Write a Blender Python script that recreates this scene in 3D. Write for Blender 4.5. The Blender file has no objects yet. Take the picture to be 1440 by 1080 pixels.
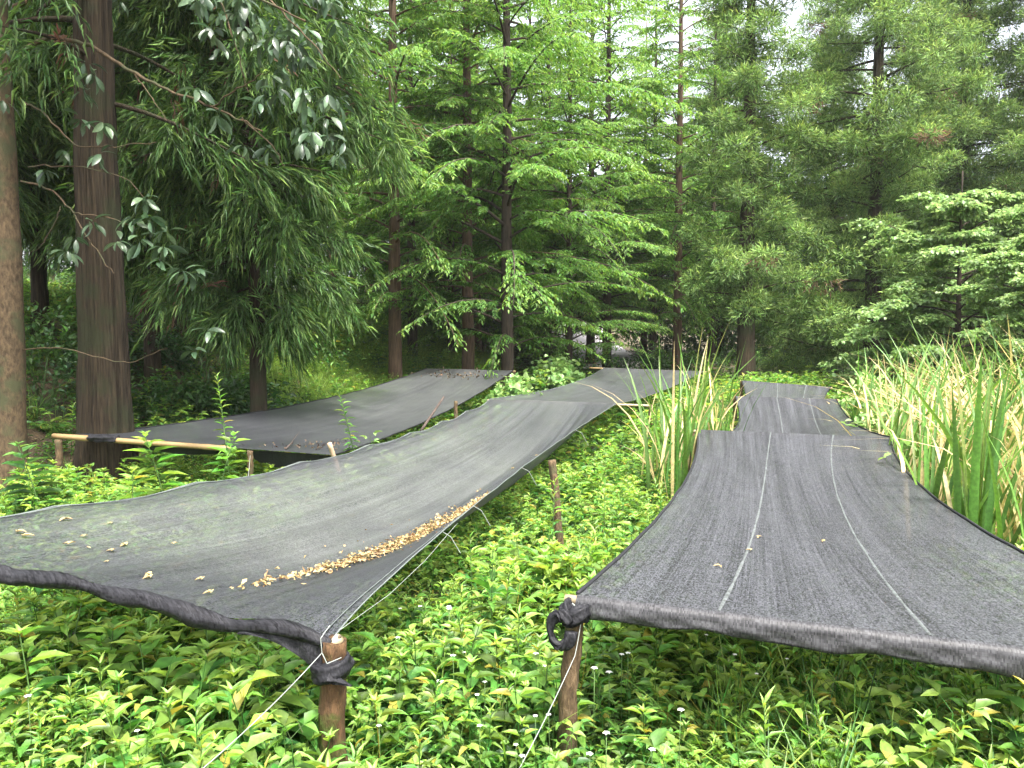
import bpy, math, numpy as np
from mathutils import Vector
R = math.radians
scene = bpy.context.scene
col = scene.collection

# ------------------------------------------------------------------ camera, sky, sun, exposure
CAMZ = 1.6
FPX = 1082.0
PITCH = math.atan(60 / FPX)
cam = bpy.data.cameras.new('camera')
cam.sensor_width = 36
cam.lens = 36 * FPX / 1440
cam.clip_end = 2000
camo = bpy.data.objects.new('camera', cam)
col.objects.link(camo)
camo.location = (0, 0, CAMZ)
camo.rotation_euler = (math.pi / 2 - PITCH, 0, 0)
scene.camera = camo

SUN = Vector((0.17, -0.38, 0.91)).normalized()
w = bpy.data.worlds.new('World')
scene.world = w
w.use_nodes = True
nt = w.node_tree
nt.nodes.clear()
sky = nt.nodes.new('ShaderNodeTexSky')
sky.sky_type = 'NISHITA'
sky.sun_disc = False
sky.sun_elevation = math.asin(SUN.z)
sky.sun_rotation = math.atan2(SUN.x, SUN.y)
sky.air_density = 1.0
sky.dust_density = 6.0
sky.ozone_density = 1.0
hsv = nt.nodes.new('ShaderNodeHueSaturation')
hsv.inputs['Saturation'].default_value = 0.35
bg = nt.nodes.new('ShaderNodeBackground')
bg.inputs['Strength'].default_value = 0.15
wo = nt.nodes.new('ShaderNodeOutputWorld')
nt.links.new(sky.outputs[0], hsv.inputs['Color'])
nt.links.new(hsv.outputs[0], bg.inputs['Color'])
nt.links.new(bg.outputs[0], wo.inputs['Surface'])
sl = bpy.data.lights.new('sun', 'SUN')
sl.energy = 2.4
sl.angle = R(7)
sl.color = (1.0, 0.96, 0.88)
so = bpy.data.objects.new('sun', sl)
col.objects.link(so)
so.rotation_euler = SUN.to_track_quat('Z', 'Y').to_euler()
vs = scene.view_settings
vs.view_transform = 'Standard'
vs.look = 'None'
vs.exposure = 2.2
vs.gamma = 1
vs.use_curve_mapping = False
cy = scene.cycles
cy.max_bounces = 9
cy.diffuse_bounces = 6
cy.glossy_bounces = 2
cy.transmission_bounces = 5
cy.transparent_max_bounces = 12
cy.caustics_reflective = False
cy.caustics_refractive = False
cy.use_denoising = True
cy.denoising_input_passes = 'RGB_ALBEDO_NORMAL'
cy.denoising_prefilter = 'ACCURATE'

# ------------------------------------------------------------------ helpers
def pw(px, py, d):
    """a point at depth d (metres along +Y) from its place in the 1440x1080 survey frame"""
    X = (px - 720) / FPX
    Y = (540 - py) / FPX
    c, s = math.cos(PITCH), math.sin(PITCH)
    v = np.array([X, c + Y * s, -s + Y * c])
    v = v * (d / v[1])
    return v + np.array([0, 0, CAMZ])

def sstep(a, b, x):
    t = np.clip((x - a) / (b - a), 0, 1)
    return t * t * (3 - 2 * t)

def nrm(v):
    return v / np.maximum(np.linalg.norm(v, axis=-1, keepdims=True), 1e-9)

def vnoise(x, y, f=1.0, k=0):
    return (np.sin(x * f * 1.7 + 1.3 + k) * np.cos(y * f * 1.3 + 0.7 * k) + np.sin(x * f * 3.1 + y * f * 2.3 + 2 * k) * 0.5
            + np.cos(y * f * 4.1 - x * f * 1.1 + 4.1 + k) * 0.35) / 1.85

def gh(x, y):
    x = np.asarray(x, float); y = np.asarray(y, float)
    s = -(x - 0.3 * y) / 1.044
    z = 0.25 * sstep(11, 18, y) + 0.65 * sstep(18, 35, y) + 1.3 * sstep(35, 90, y) + 3 * sstep(75, 200, y)
    z = z + np.maximum(0, 2.0 * sstep(6.6, 13, s)) * sstep(4, 9, y) + 2.5 * sstep(13, 40, s)
    z = z + vnoise(x, y, .9) * .035
    return z

class MB:
    def __init__(self):
        self.V = []; self.Q = []; self.T = []; self.qr = []; self.tr = []; self.qa = []; self.ta = []; self.n = 0
    def add(self, V, Q=None, T=None, rnd=0.5, age=0.0):
        V = np.asarray(V, float).reshape(-1, 3)
        self.V.append(V)
        for F, k, L, r, a in ((Q, 4, self.Q, self.qr, self.qa), (T, 3, self.T, self.tr, self.ta)):
            if F is None or len(F) == 0: continue
            F = np.asarray(F, np.int64).reshape(-1, k)
            L.append(F + self.n)
            r.append(np.broadcast_to(np.asarray(rnd, float), (len(F),)).copy())
            a.append(np.broadcast_to(np.asarray(age, float), (len(F),)).copy())
        self.n += len(V)
    def tpl(self):
        c = lambda L, k: np.concatenate(L) if L else np.zeros((0, k), np.int64)
        f = lambda L: np.concatenate(L) if L else np.zeros(0)
        return dict(V=np.concatenate(self.V), Q=c(self.Q, 4), T=c(self.T, 3), qr=f(self.qr), tr=f(self.tr), qa=f(self.qa), ta=f(self.ta))
    def stamp(self, t, M, P, rnd, age):
        n = len(P)
        if n == 0: return
        m = len(t['V'])
        V = (np.einsum('nij,mj->nmi', M, t['V']) + P[:, None, :]).reshape(-1, 3)
        off = (np.arange(n) * m)[:, None, None] + self.n
        rnd = np.broadcast_to(rnd, (n,)); age = np.broadcast_to(age, (n,))
        self.V.append(V)
        for F, fr, fa, L, r, a in ((t['Q'], t['qr'], t['qa'], self.Q, self.qr, self.qa), (t['T'], t['tr'], t['ta'], self.T, self.tr, self.ta)):
            if len(F) == 0: continue
            L.append((F[None] + off).reshape(-1, F.shape[1]))
            r.append(((rnd[:, None] + fr[None]) % 1.0).reshape(-1))
            a.append(np.clip(age[:, None] + fa[None], 0, 1).reshape(-1))
        self.n += n * m
    def leaves(self, t, P, d, up, L, W, rnd, age):
        P = np.asarray(P, float); n = len(P)
        if n == 0: return
        d = nrm(np.broadcast_to(d, (n, 3))); up = np.broadcast_to(up, (n, 3))
        x = nrm(np.cross(d, up) + 1e-7); z = np.cross(x, d)
        L = np.broadcast_to(L, (n,))[:, None]; W = np.broadcast_to(W, (n,))[:, None]
        M = np.stack([x * W, d * L, z * L], axis=2)
        self.stamp(t, M, P, rnd, age)
    def tube(self, pts, rad, n=8, rnd=0.5, age=0.0, cap=True, lump=0, rng=None, flat=1.0, pleat=0, ridge=0):
        pts = np.asarray(pts, float); k = len(pts)
        rad = np.broadcast_to(rad, (k,))
        tan = nrm(np.gradient(pts, axis=0))
        ref = np.array([0, 0, 1.0]) if abs(tan[0][2]) < .8 else np.array([1.0, 0, 0])
        a = nrm(np.cross(tan, ref)); b = np.cross(tan, a)
        th = np.arange(n) * 2 * math.pi / n
        rr = rad[:, None] * np.ones((1, n))
        if ridge: rr = rr * (1 + ridge * np.random.default_rng(n).normal(size=n)[None] * (1 + .5 * np.sin(np.arange(k)[:, None] * .9 + np.arange(n)[None] * 1.7)))
        if pleat: rr = rr * (1 + pleat * np.cos(th[None] * 5 + np.arange(k)[:, None] * .22) + pleat * .6 * np.sin(th[None] * 3 + np.arange(k)[:, None] * .7))
        if lump and rng is not None: rr = rr * (1 + lump * rng.normal(size=(k, n)))
        V = pts[:, None] + rr[..., None] * (a[:, None] * np.cos(th)[None, :, None] + b[:, None] * (np.sin(th)[None, :, None] * flat))
        i = np.arange(k - 1)[:, None] * n; j = np.arange(n)[None]; j2 = (j + 1) % n
        Q = np.stack([i + j, i + j2, i + n + j2, i + n + j], axis=-1).reshape(-1, 4)
        V = V.reshape(-1, 3); T = None
        if cap:
            V = np.concatenate([V, pts[:1], pts[-1:]])
            c0, c1 = k * n, k * n + 1
            jj = np.arange(n)
            T = np.concatenate([np.stack([np.full(n, c0), (jj + 1) % n, jj], 1), np.stack([np.full(n, c1), (k - 1) * n + jj, (k - 1) * n + (jj + 1) % n], 1)])
        self.add(V, Q, T, rnd, age)
    def build(self, name, mat, parent=None, smooth=True, uv=None):
        t = self.tpl()
        me = bpy.data.meshes.new(name)
        V, Q, T = t['V'], t['Q'], t['T']
        me.vertices.add(len(V)); me.vertices.foreach_set('co', V.astype(np.float32).ravel())
        nl = Q.size + T.size
        me.loops.add(nl); me.loops.foreach_set('vertex_index', np.concatenate([Q.ravel(), T.ravel()]).astype(np.int32))
        npoly = len(Q) + len(T)
        me.polygons.add(npoly)
        ls = np.concatenate([np.arange(len(Q)) * 4, Q.size + np.arange(len(T)) * 3]).astype(np.int32)
        me.polygons.foreach_set('loop_start', ls)
        if smooth: me.polygons.foreach_set('use_smooth', np.ones(npoly, bool))
        me.update(calc_edges=True)
        for nm, v in (('rnd', np.concatenate([t['qr'], t['tr']])), ('age', np.concatenate([t['qa'], t['ta']]))):
            at = me.attributes.new(nm, 'FLOAT', 'FACE'); at.data.foreach_set('value', v.astype(np.float32))
        if uv is not None:
            ul = me.uv_layers.new(name='UVMap')
            idx = np.concatenate([Q.ravel(), T.ravel()])
            ul.data.foreach_set('uv', uv[idx].astype(np.float32).ravel())
        me.validate()
        me.materials.append(mat)
        o = bpy.data.objects.new(name, me)
        col.objects.link(o)
        if parent is not None: o.parent = parent
        return o

def tag(o, label=None, cat=None, group=None, kind=None):
    if label: o['label'] = label
    if cat: o['category'] = cat
    if group: o['group'] = group
    if kind: o['kind'] = kind
    return o

def empty(name, loc, label, cat, group=None):
    o = bpy.data.objects.new(name, None)
    o.location = loc; o.empty_display_size = .1
    col.objects.link(o)
    return tag(o, label, cat, group)

def copy_tree(o, loc, rz=0, s=1.0, label=None, parent=None):
    c = o.copy(); col.objects.link(c)
    if parent is None:
        c.location = loc; c.rotation_euler = (0, 0, rz); c.scale = (s, s, s)
        if label: c['label'] = label
    else:
        c.parent = parent
    for ch in [k for k in col.objects if k.parent == o]:
        copy_tree(ch, None, parent=c)
    return c

# ------------------------------------------------------------------ materials
def newmat(name):
    m = bpy.data.materials.new(name); m.use_nodes = True
    n = m.node_tree; n.nodes.clear()
    return m, n, lambda t, **k: mk(n, t, **k)

def mk(n, t, **k):
    nd = n.nodes.new(t)
    for a, b in k.items(): setattr(nd, a, b)
    return nd

def ramp(n, stops):
    r = n.nodes.new('ShaderNodeValToRGB')
    e = r.color_ramp.elements
    while len(e) < len(stops): e.new(0.5)
    for el, (p, c) in zip(e, stops):
        el.position = p; el.color = (*c, 1)
    return r

def leafmat(name, stops, tr=.35, rough=.45, spec=.5, var=(.6, 1.35), hue=.02, tgain=1.5, mott=45, sick=0):
    m, n, N = newmat(name); L = n.links.new
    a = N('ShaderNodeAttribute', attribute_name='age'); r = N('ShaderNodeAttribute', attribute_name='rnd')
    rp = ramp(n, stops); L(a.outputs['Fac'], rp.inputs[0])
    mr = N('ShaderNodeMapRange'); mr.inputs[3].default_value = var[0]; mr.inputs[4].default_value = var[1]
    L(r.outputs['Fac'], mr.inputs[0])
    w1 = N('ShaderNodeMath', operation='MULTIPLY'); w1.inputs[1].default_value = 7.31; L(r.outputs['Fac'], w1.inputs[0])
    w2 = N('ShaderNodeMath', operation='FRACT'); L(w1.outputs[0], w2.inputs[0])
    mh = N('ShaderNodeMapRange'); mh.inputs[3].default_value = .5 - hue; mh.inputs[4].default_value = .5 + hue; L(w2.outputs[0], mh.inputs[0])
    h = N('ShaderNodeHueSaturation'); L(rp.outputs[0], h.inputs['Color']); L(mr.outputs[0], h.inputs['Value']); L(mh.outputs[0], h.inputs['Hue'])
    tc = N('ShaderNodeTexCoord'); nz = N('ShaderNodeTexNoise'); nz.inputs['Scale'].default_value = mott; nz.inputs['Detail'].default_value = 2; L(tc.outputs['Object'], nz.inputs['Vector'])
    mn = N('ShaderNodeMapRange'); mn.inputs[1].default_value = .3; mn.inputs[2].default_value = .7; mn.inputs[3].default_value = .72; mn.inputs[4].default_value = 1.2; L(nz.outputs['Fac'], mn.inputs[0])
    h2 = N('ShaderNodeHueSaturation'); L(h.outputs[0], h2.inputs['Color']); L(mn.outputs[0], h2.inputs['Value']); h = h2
    if sick > 0:
        w3 = N('ShaderNodeMath', operation='MULTIPLY'); w3.inputs[1].default_value = 23.7; L(r.outputs['Fac'], w3.inputs[0])
        w4 = N('ShaderNodeMath', operation='FRACT'); L(w3.outputs[0], w4.inputs[0]); w5 = N('ShaderNodeMath', operation='GREATER_THAN'); w5.inputs[1].default_value = 1 - sick; L(w4.outputs[0], w5.inputs[0])
        mk_ = N('ShaderNodeMixRGB'); L(w5.outputs[0], mk_.inputs[0]); L(h.outputs[0], mk_.inputs[1]); mk_.inputs[2].default_value = (.30, .27, .05, 1); h = mk_
    p = N('ShaderNodeBsdfPrincipled'); L(h.outputs[0], p.inputs['Base Color'])
    p.inputs['Roughness'].default_value = rough; p.inputs['Specular IOR Level'].default_value = spec
    o = N('ShaderNodeOutputMaterial')
    if tr > 0:
        g = N('ShaderNodeHueSaturation'); g.inputs['Hue'].default_value = .485; g.inputs['Value'].default_value = tgain; g.inputs['Saturation'].default_value = 1.1
        L(h.outputs[0], g.inputs['Color'])
        t = N('ShaderNodeBsdfTranslucent'); L(g.outputs[0], t.inputs[0])
        mx = N('ShaderNodeMixShader'); mx.inputs[0].default_value = tr
        L(p.outputs[0], mx.inputs[1]); L(t.outputs[0], mx.inputs[2]); L(mx.outputs[0], o.inputs[0])
    else:
        L(p.outputs[0], o.inputs[0])
    return m

def barkmat(name, c0, c1, c2=None, sx=22, sz=2.5, bump=.5, rough=.9, ps=3.0, dist=.02):
    m, n, N = newmat(name); L = n.links.new
    tc = N('ShaderNodeTexCoord'); mp = N('ShaderNodeMapping'); mp.inputs['Scale'].default_value = (sx, sx, sz)
    L(tc.outputs['Object'], mp.inputs[0])
    t = N('ShaderNodeTexNoise'); t.inputs['Scale'].default_value = 1; t.inputs['Detail'].default_value = 6; t.inputs['Roughness'].default_value = .65
    L(mp.outputs[0], t.inputs['Vector'])
    rp = ramp(n, [(.3, c0), (.68, c1)]); L(t.outputs['Fac'], rp.inputs[0])
    colr = rp.outputs[0]
    if c2 is not None:
        t2 = N('ShaderNodeTexNoise'); t2.inputs['Scale'].default_value = ps; t2.inputs['Detail'].default_value = 4
        L(tc.outputs['Object'], t2.inputs['Vector'])
        r2 = ramp(n, [(.48, (0, 0, 0)), (.62, (1, 1, 1))]); L(t2.outputs['Fac'], r2.inputs[0])
        mx = N('ShaderNodeMixRGB'); L(r2.outputs[0], mx.inputs[0]); L(rp.outputs[0], mx.inputs[1]); mx.inputs[2].default_value = (*c2, 1)
        colr = mx.outputs[0]
    p = N('ShaderNodeBsdfPrincipled'); L(colr, p.inputs['Base Color']); p.inputs['Roughness'].default_value = rough; p.inputs['Specular IOR Level'].default_value = .2
    b = N('ShaderNodeBump'); b.inputs['Strength'].default_value = bump; b.inputs['Distance'].default_value = dist; L(t.outputs['Fac'], b.inputs['Height']); L(b.outputs[0], p.inputs['Normal'])
    o = N('ShaderNodeOutputMaterial'); L(p.outputs[0], o.inputs[0])
    return m

def plain(name, c, rough=.7, var=0):
    m, n, N = newmat(name); L = n.links.new
    p = N('ShaderNodeBsdfPrincipled'); p.inputs['Roughness'].default_value = rough
    t = N('ShaderNodeTexNoise'); t.inputs['Scale'].default_value = 40; t.inputs['Detail'].default_value = 4
    tc = N('ShaderNodeTexCoord'); L(tc.outputs['Object'], t.inputs['Vector'])
    rp = ramp(n, [(.3, tuple(x * (1 - var) for x in c)), (.7, tuple(min(1, x * (1 + var)) for x in c))])
    L(t.outputs['Fac'], rp.inputs[0]); L(rp.outputs[0], p.inputs['Base Color'])
    o = N('ShaderNodeOutputMaterial'); L(p.outputs[0], o.inputs[0])
    return m

def clothmat(name, c0, c1, open0=.1, open1=.4, stk=.62, lo=.50, hi=.98, spec=.3, wnk=.24):
    """black knitted shade cloth: UVs are metres (u across, v along the bed)"""
    m, n, N = newmat(name); L = n.links.new
    uv = N('ShaderNodeUVMap')
    def noise(sx, sy, det=3, rough=.6):
        mp = N('ShaderNodeMapping'); mp.inputs['Scale'].default_value = (sx, sy, 1); L(uv.outputs[0], mp.inputs[0])
        t = N('ShaderNodeTexNoise'); t.inputs['Scale'].default_value = 1; t.inputs['Detail'].default_value = det; t.inputs['Roughness'].default_value = rough
        L(mp.outputs[0], t.inputs['Vector']); return t.outputs['Fac']
    def math_(op, a, b):
        q = N('ShaderNodeMath', operation=op)
        for i, x in enumerate((a, b)):
            if isinstance(x, (int, float)): q.inputs[i].default_value = x
            else: L(x, q.inputs[i])
        return q.outputs[0]
    streak = noise(85, .5, 5, .75)      # warp streaks along the bed
    broad = noise(9, .35, 3)            # wider bands along the bed
    speck = noise(210, 110, 2, .7)      # single knots
    cross = noise(5, 130, 2, .6)        # weft
    blotch = noise(1.6, 1.1, 4)
    sp = N('ShaderNodeSeparateXYZ'); L(uv.outputs[0], sp.inputs[0])
    cb = N('ShaderNodeCombineXYZ'); L(math_('FLOOR', math_('MULTIPLY', sp.outputs[0], 230.0), 0), cb.inputs[0]); L(math_('FLOOR', math_('MULTIPLY', sp.outputs[1], 130.0), 0), cb.inputs[1])
    wn = N('ShaderNodeTexWhiteNoise', noise_dimensions='2D'); L(cb.outputs[0], wn.inputs['Vector'])
    f = math_('ADD', math_('ADD', math_('MULTIPLY', streak, stk), math_('MULTIPLY', broad, .28)), math_('ADD', math_('MULTIPLY', wn.outputs['Value'], wnk), math_('MULTIPLY', cross, .2)))
    rp0 = ramp(n, [(lo, c0), (hi, c1)]); L(f, rp0.inputs[0])
    da = N('ShaderNodeAttribute', attribute_name='age')      # paler cloth tone; on the left net it paints in the bowl's shading
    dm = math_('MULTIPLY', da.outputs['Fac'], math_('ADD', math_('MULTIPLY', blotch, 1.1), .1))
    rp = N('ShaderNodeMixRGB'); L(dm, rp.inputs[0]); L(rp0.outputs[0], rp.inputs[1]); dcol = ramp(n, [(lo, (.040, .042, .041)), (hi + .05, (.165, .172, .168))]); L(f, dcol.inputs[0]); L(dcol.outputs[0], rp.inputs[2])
    p = N('ShaderNodeBsdfPrincipled'); L(rp.outputs[0], p.inputs['Base Color']); p.inputs['Roughness'].default_value = .55; p.inputs['Specular IOR Level'].default_value = spec
    bm = N('ShaderNodeBump'); bm.inputs['Strength'].default_value = .5; bm.inputs['Distance'].default_value = .004; L(f, bm.inputs['Height']); L(bm.outputs[0], p.inputs['Normal'])
    tr = N('ShaderNodeBsdfTransparent')
    mr = N('ShaderNodeMapRange'); mr.inputs[1].default_value = .35; mr.inputs[2].default_value = .75; mr.inputs[3].default_value = open1; mr.inputs[4].default_value = open0
    L(math_('ADD', math_('MULTIPLY', speck, .88), math_('MULTIPLY', blotch, .12)), mr.inputs[0])
    mx = N('ShaderNodeMixShader'); L(mr.outputs[0], mx.inputs[0]); L(p.outputs[0], mx.inputs[1]); L(tr.outputs[0], mx.inputs[2])
    o = N('ShaderNodeOutputMaterial'); L(mx.outputs[0], o.inputs[0])
    return m

def groundmat():
    m, n, N = newmat('forest_soil'); L = n.links.new
    tc = N('ShaderNodeTexCoord')
    t = N('ShaderNodeTexNoise'); t.inputs['Scale'].default_value = 1.2; t.inputs['Detail'].default_value = 8; L(tc.outputs['Object'], t.inputs['Vector'])
    t2 = N('ShaderNodeTexNoise'); t2.inputs['Scale'].default_value = 35; t2.inputs['Detail'].default_value = 5; L(tc.outputs['Object'], t2.inputs['Vector'])
    r1 = ramp(n, [(.35, (.035, .045, .018)), (.55, (.09, .06, .035)), (.75, (.05, .075, .02))]); L(t.outputs['Fac'], r1.inputs[0])
    r2 = ramp(n, [(.3, (.45, .45, .45)), (.7, (1.5, 1.4, 1.3))]); L(t2.outputs['Fac'], r2.inputs[0])
    mx = N('ShaderNodeMixRGB', blend_type='MULTIPLY'); mx.inputs[0].default_value = 1; L(r1.outputs[0], mx.inputs[1]); L(r2.outputs[0], mx.inputs[2])
    p = N('ShaderNodeBsdfPrincipled'); p.inputs['Roughness'].default_value = .95; L(mx.outputs[0], p.inputs['Base Color'])
    b = N('ShaderNodeBump'); b.inputs['Distance'].default_value = .03; L(t2.outputs['Fac'], b.inputs['Height']); L(b.outputs[0], p.inputs['Normal'])
    o = N('ShaderNodeOutputMaterial'); L(p.outputs[0], o.inputs[0])
    return m

M = dict(
    soil=groundmat(),
    weed=leafmat('weed_leaf', [(0, (.036, .095, .020)), (.5, (.085, .20, .034)), (1, (.215, .36, .068))], tr=.42, rough=.45, hue=.035, var=(.5, 1.4), sick=.03),
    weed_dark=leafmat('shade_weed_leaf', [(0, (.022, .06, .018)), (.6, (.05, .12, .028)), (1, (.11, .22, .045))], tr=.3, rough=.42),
    grass=leafmat('grass_blade', [(0, (.10, .19, .035)), (1, (.28, .42, .085))], tr=.4),
    redwood=leafmat('redwood_needles', [(0, (.042, .095, .022)), (.45, (.098, .21, .042)), (1, (.245, .385, .085))], tr=.45, rough=.55, spec=.3),
    cedar=leafmat('cedar_needles', [(0, (.026, .06, .022)), (.45, (.08, .165, .04)), (.9, (.22, .35, .085)), (1, (.15, .085, .05))], tr=.36, rough=.5, spec=.35),
    cedar_far=leafmat('grey_green_cedar_needles', [(0, (.055, .108, .034)), (.45, (.155, .26, .068)), (.9, (.31, .42, .12)), (1, (.17, .11, .065))], tr=.36, rough=.55, spec=.3, var=(.45, 1.45)),
    maple=leafmat('maple_leaf', [(0, (.075, .15, .05)), (1, (.24, .36, .13))], tr=.42, rough=.45),
    glossy=leafmat('glossy_leaf', [(0, (.03, .06, .03)), (1, (.075, .125, .06))], tr=.25, rough=.38, spec=.5),
    thicket=leafmat('thicket_leaf', [(0, (.018, .05, .015)), (1, (.06, .14, .03))], tr=.3),
    pale=leafmat('pale_bramble_leaf', [(0, (.085, .19, .05)), (1, (.26, .41, .13))], tr=.3, rough=.45),
    reed=leafmat('reed_blade', [(0, (.07, .17, .03)), (.45, (.13, .26, .045)), (.6, (.34, .33, .11)), (1, (.56, .45, .23))], tr=.35, rough=.5, hue=.012),
    stem=leafmat('green_stem', [(0, (.07, .13, .03)), (1, (.12, .2, .05))], tr=0, rough=.6),
    litter=leafmat('dry_leaf', [(0, (.15, .08, .03)), (.4, (.30, .21, .085)), (1, (.44, .35, .17))], tr=.15, rough=.7, var=(.6, 1.25)),
    brownleaf=leafmat('brown_leaf', [(0, (.09, .06, .035)), (1, (.21, .15, .09))], tr=.1, rough=.8),
    flower=leafmat('white_petal', [(0, (.8, .8, .76)), (1, (.85, .85, .8))], tr=.25, rough=.6, hue=0, var=(.9, 1.05)),
    bark_slim=barkmat('smooth_bark', (.028, .020, .012), (.115, .080, .046), (.055, .056, .028), sx=34, sz=16, bump=.7, ps=5),
    bark_fib=barkmat('fibrous_bark', (.007, .0055, .004), (.075, .055, .034), (.036, .038, .019), sx=42, sz=2.2, bump=1.0, dist=.05),
    bark_red=barkmat('redwood_bark', (.05, .032, .022), (.17, .11, .075), None, sx=30, sz=3, bump=.7),
    bark_dark=barkmat('dark_bark', (.02, .016, .013), (.07, .052, .04), None, sx=30, sz=3, bump=.7),
    post=barkmat('post_bark', (.030, .020, .011), (.17, .115, .065), (.085, .075, .04), sx=55, sz=16, bump=1, ps=17),
    postmoss=barkmat('mossy_post', (.020, .013, .007), (.14, .078, .038), (.065, .08, .02), sx=45, sz=11, bump=1, ps=13),
    bamboo=plain('bamboo', (.27, .18, .08), .5, .15),
    bamboo_pale=plain('pale_bamboo', (.30, .24, .145), .5, .1),
    hollow=plain('pole_hollow', (.08, .06, .04), .9, .2),
    wood=plain('pale_wood', (.40, .28, .18), .8, .2),
    stick=plain('dark_stick', (.07, .05, .04), .9, .3),
    twine=plain('pale_twine', (.22, .24, .22), .6, .15),
    cord=plain('edge_cord', (.10, .115, .11), .6, .2),
    net=clothmat('shade_cloth', (.004, .004, .005), (.100, .103, .118), .03, .14, wnk=.36, lo=.57, hi=1.03),
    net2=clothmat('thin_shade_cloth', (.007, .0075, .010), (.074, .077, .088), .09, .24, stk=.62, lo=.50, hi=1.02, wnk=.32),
    nethem=clothmat('hem_cloth', (.005, .005, .006), (.085, .085, .092), .0, .04, stk=.10, lo=.22, hi=.80, wnk=.26),
    netdark=clothmat('folded_shade_cloth', (.004, .004, .005), (.035, .035, .04), .0, .03, spec=.15),
    seam=plain('seam_tape', (.078, .086, .086), .6, .5),
    path=plain('pale_path', (.30, .28, .27), .9, .12),
)
rng = np.random.default_rng(7)

# ------------------------------------------------------------------ ground and path
def grid_obj(name, xs, ys, zf, mat):
    X, Y = np.meshgrid(xs, ys, indexing='ij')
    Z = zf(X, Y)
    mb = MB(); a, b = X.shape
    i = np.arange(a - 1)[:, None] * b; j = np.arange(b - 1)[None]
    Q = np.stack([i + j, i + b + j, i + b + j + 1, i + j + 1], -1)
    mb.add(np.stack([X, Y, Z], -1), Q)
    return mb.build(name, mat)
xs = np.concatenate([np.linspace(-400, -30, 20), np.linspace(-28, 28, 150), np.linspace(30, 400, 20)])
ys = np.concatenate([np.linspace(-300, -8, 12), np.linspace(-6, 46, 150), np.linspace(48, 500, 40)])
tag(grid_obj('ground', xs, ys, gh, M['soil']), kind='structure')

def path_strip():
    t = np.linspace(0, 1, 60)[:, None]; u = np.linspace(-1, 1, 9)[None]
    y = 27 + 45 * t + 0 * u
    cx = 3.2 + 1.6 * t + .9 * np.sin(t * 3)
    x = cx + u * (1.5 + 1.2 * t)
    z = gh(x, y) + .05
    mb = MB(); a, b = x.shape
    i = np.arange(a - 1)[:, None] * b; j = np.arange(b - 1)[None]
    mb.add(np.stack([x, y, z], -1), np.stack([i + j, i + j + 1, i + b + j + 1, i + b + j], -1))
    return mb.build('path', M['path'])
tag(path_strip(), kind='structure')

# ------------------------------------------------------------------ shade nets
A = pw(466, 885, 2.40); A[2] += .0
Bc = pw(-200, 752, 3.05)
class Panel:
    def __init__(s, FL, FR, BL, BR, inL=0, inR=0, sL=0, sR=0, sag=0, uc=.5, wr=0, scal=0, uv0=0, front=None, p=2.2, wrside=1, wn=9):
        s.c = [np.array(v, float) for v in (FL, FR, BL, BR)]
        s.__dict__.update(inL=inL, inR=inR, sL=sL, sR=sR, sag=sag, uc=uc, wr=wr, scal=scal, uv0=uv0, front=front, p=p, wrside=wrside, wn=wn)
        s.W = np.linalg.norm(s.c[1] - s.c[0]); s.H = np.linalg.norm((s.c[2] + s.c[3] - s.c[0] - s.c[1]) / 2)
    def P(s, u, v):
        u = np.asarray(u, float)[..., None]; v = np.asarray(v, float)[..., None]
        FL, FR, BL, BR = s.c
        hump = 4 * v * (1 - v)
        ac = nrm((FR - FL + BR - BL))
        L = FL + (BL - FL) * v + ac * s.inL * hump; Rr = FR + (BR - FR) * v - ac * s.inR * hump
        P = L * (1 - u) + Rr * u
        P = P.copy()
        uu, vv, hh = u[..., 0], v[..., 0], hump[..., 0]
        uc = s.uc(vv) if callable(s.uc) else s.uc
        shp = np.where(uu < uc, .5 - .5 * np.cos(math.pi * np.clip(uu / uc, 0, 1)), np.sin(math.pi / 2 * np.clip((1 - uu) / (1 - uc), 0, 1)))
        lng = 1 - np.abs(2 * vv - 1) ** s.p
        P[..., 2] -= s.sL * hh * (1 - uu) + s.sR * hh * uu + s.sag * lng * shp
        if s.wr:
            amp = s.wr * np.sqrt(np.clip(uu * (1 - uu) * 4, 0, 1))
            ph = 2 * math.pi * (uu * s.wn + .35 * np.sin(uu * 17) + .5 * np.sin(uu * 5.3) + .9 * (1 - vv) * s.wrside)
            P[..., 2] += amp * (np.exp(-(1 - vv) / .26) * np.sin(ph) * (1 - vv) * 4 + .25 * np.sin(ph * .63 + 3 * vv) * lng)
        if s.scal:
            P[..., 2] -= s.scal * np.abs(np.sin(vv * math.pi * 8 + .4 * np.sin(vv * 9))) * np.exp(-uu / .05) * np.minimum(1, vv * 8)
        if s.front is not None: P += s.front(uu, vv)
        P[..., 2] += .006 * vnoise(P[..., 0], P[..., 1], 3.3) * lng
        return P
    def mesh(s, nu=90, nv=150, dust=None):
        u, v = np.meshgrid(np.linspace(0, 1, nu), np.linspace(0, 1, nv), indexing='ij')
        P = s.P(u, v)
        uv = np.stack([u * s.W, v * s.H + s.uv0], -1).reshape(-1, 2)
        i = np.arange(nu - 1)[:, None] * nv; j = np.arange(nv - 1)[None]
        ag = 0.0 if dust is None else np.clip(dust(u[:-1, :-1], v[:-1, :-1]), 0, 1).ravel()
        mb = MB(); mb.add(P, np.stack([i + j, i + nv + j, i + nv + j + 1, i + j + 1], -1), None, .5, ag)
        return mb, uv

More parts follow.
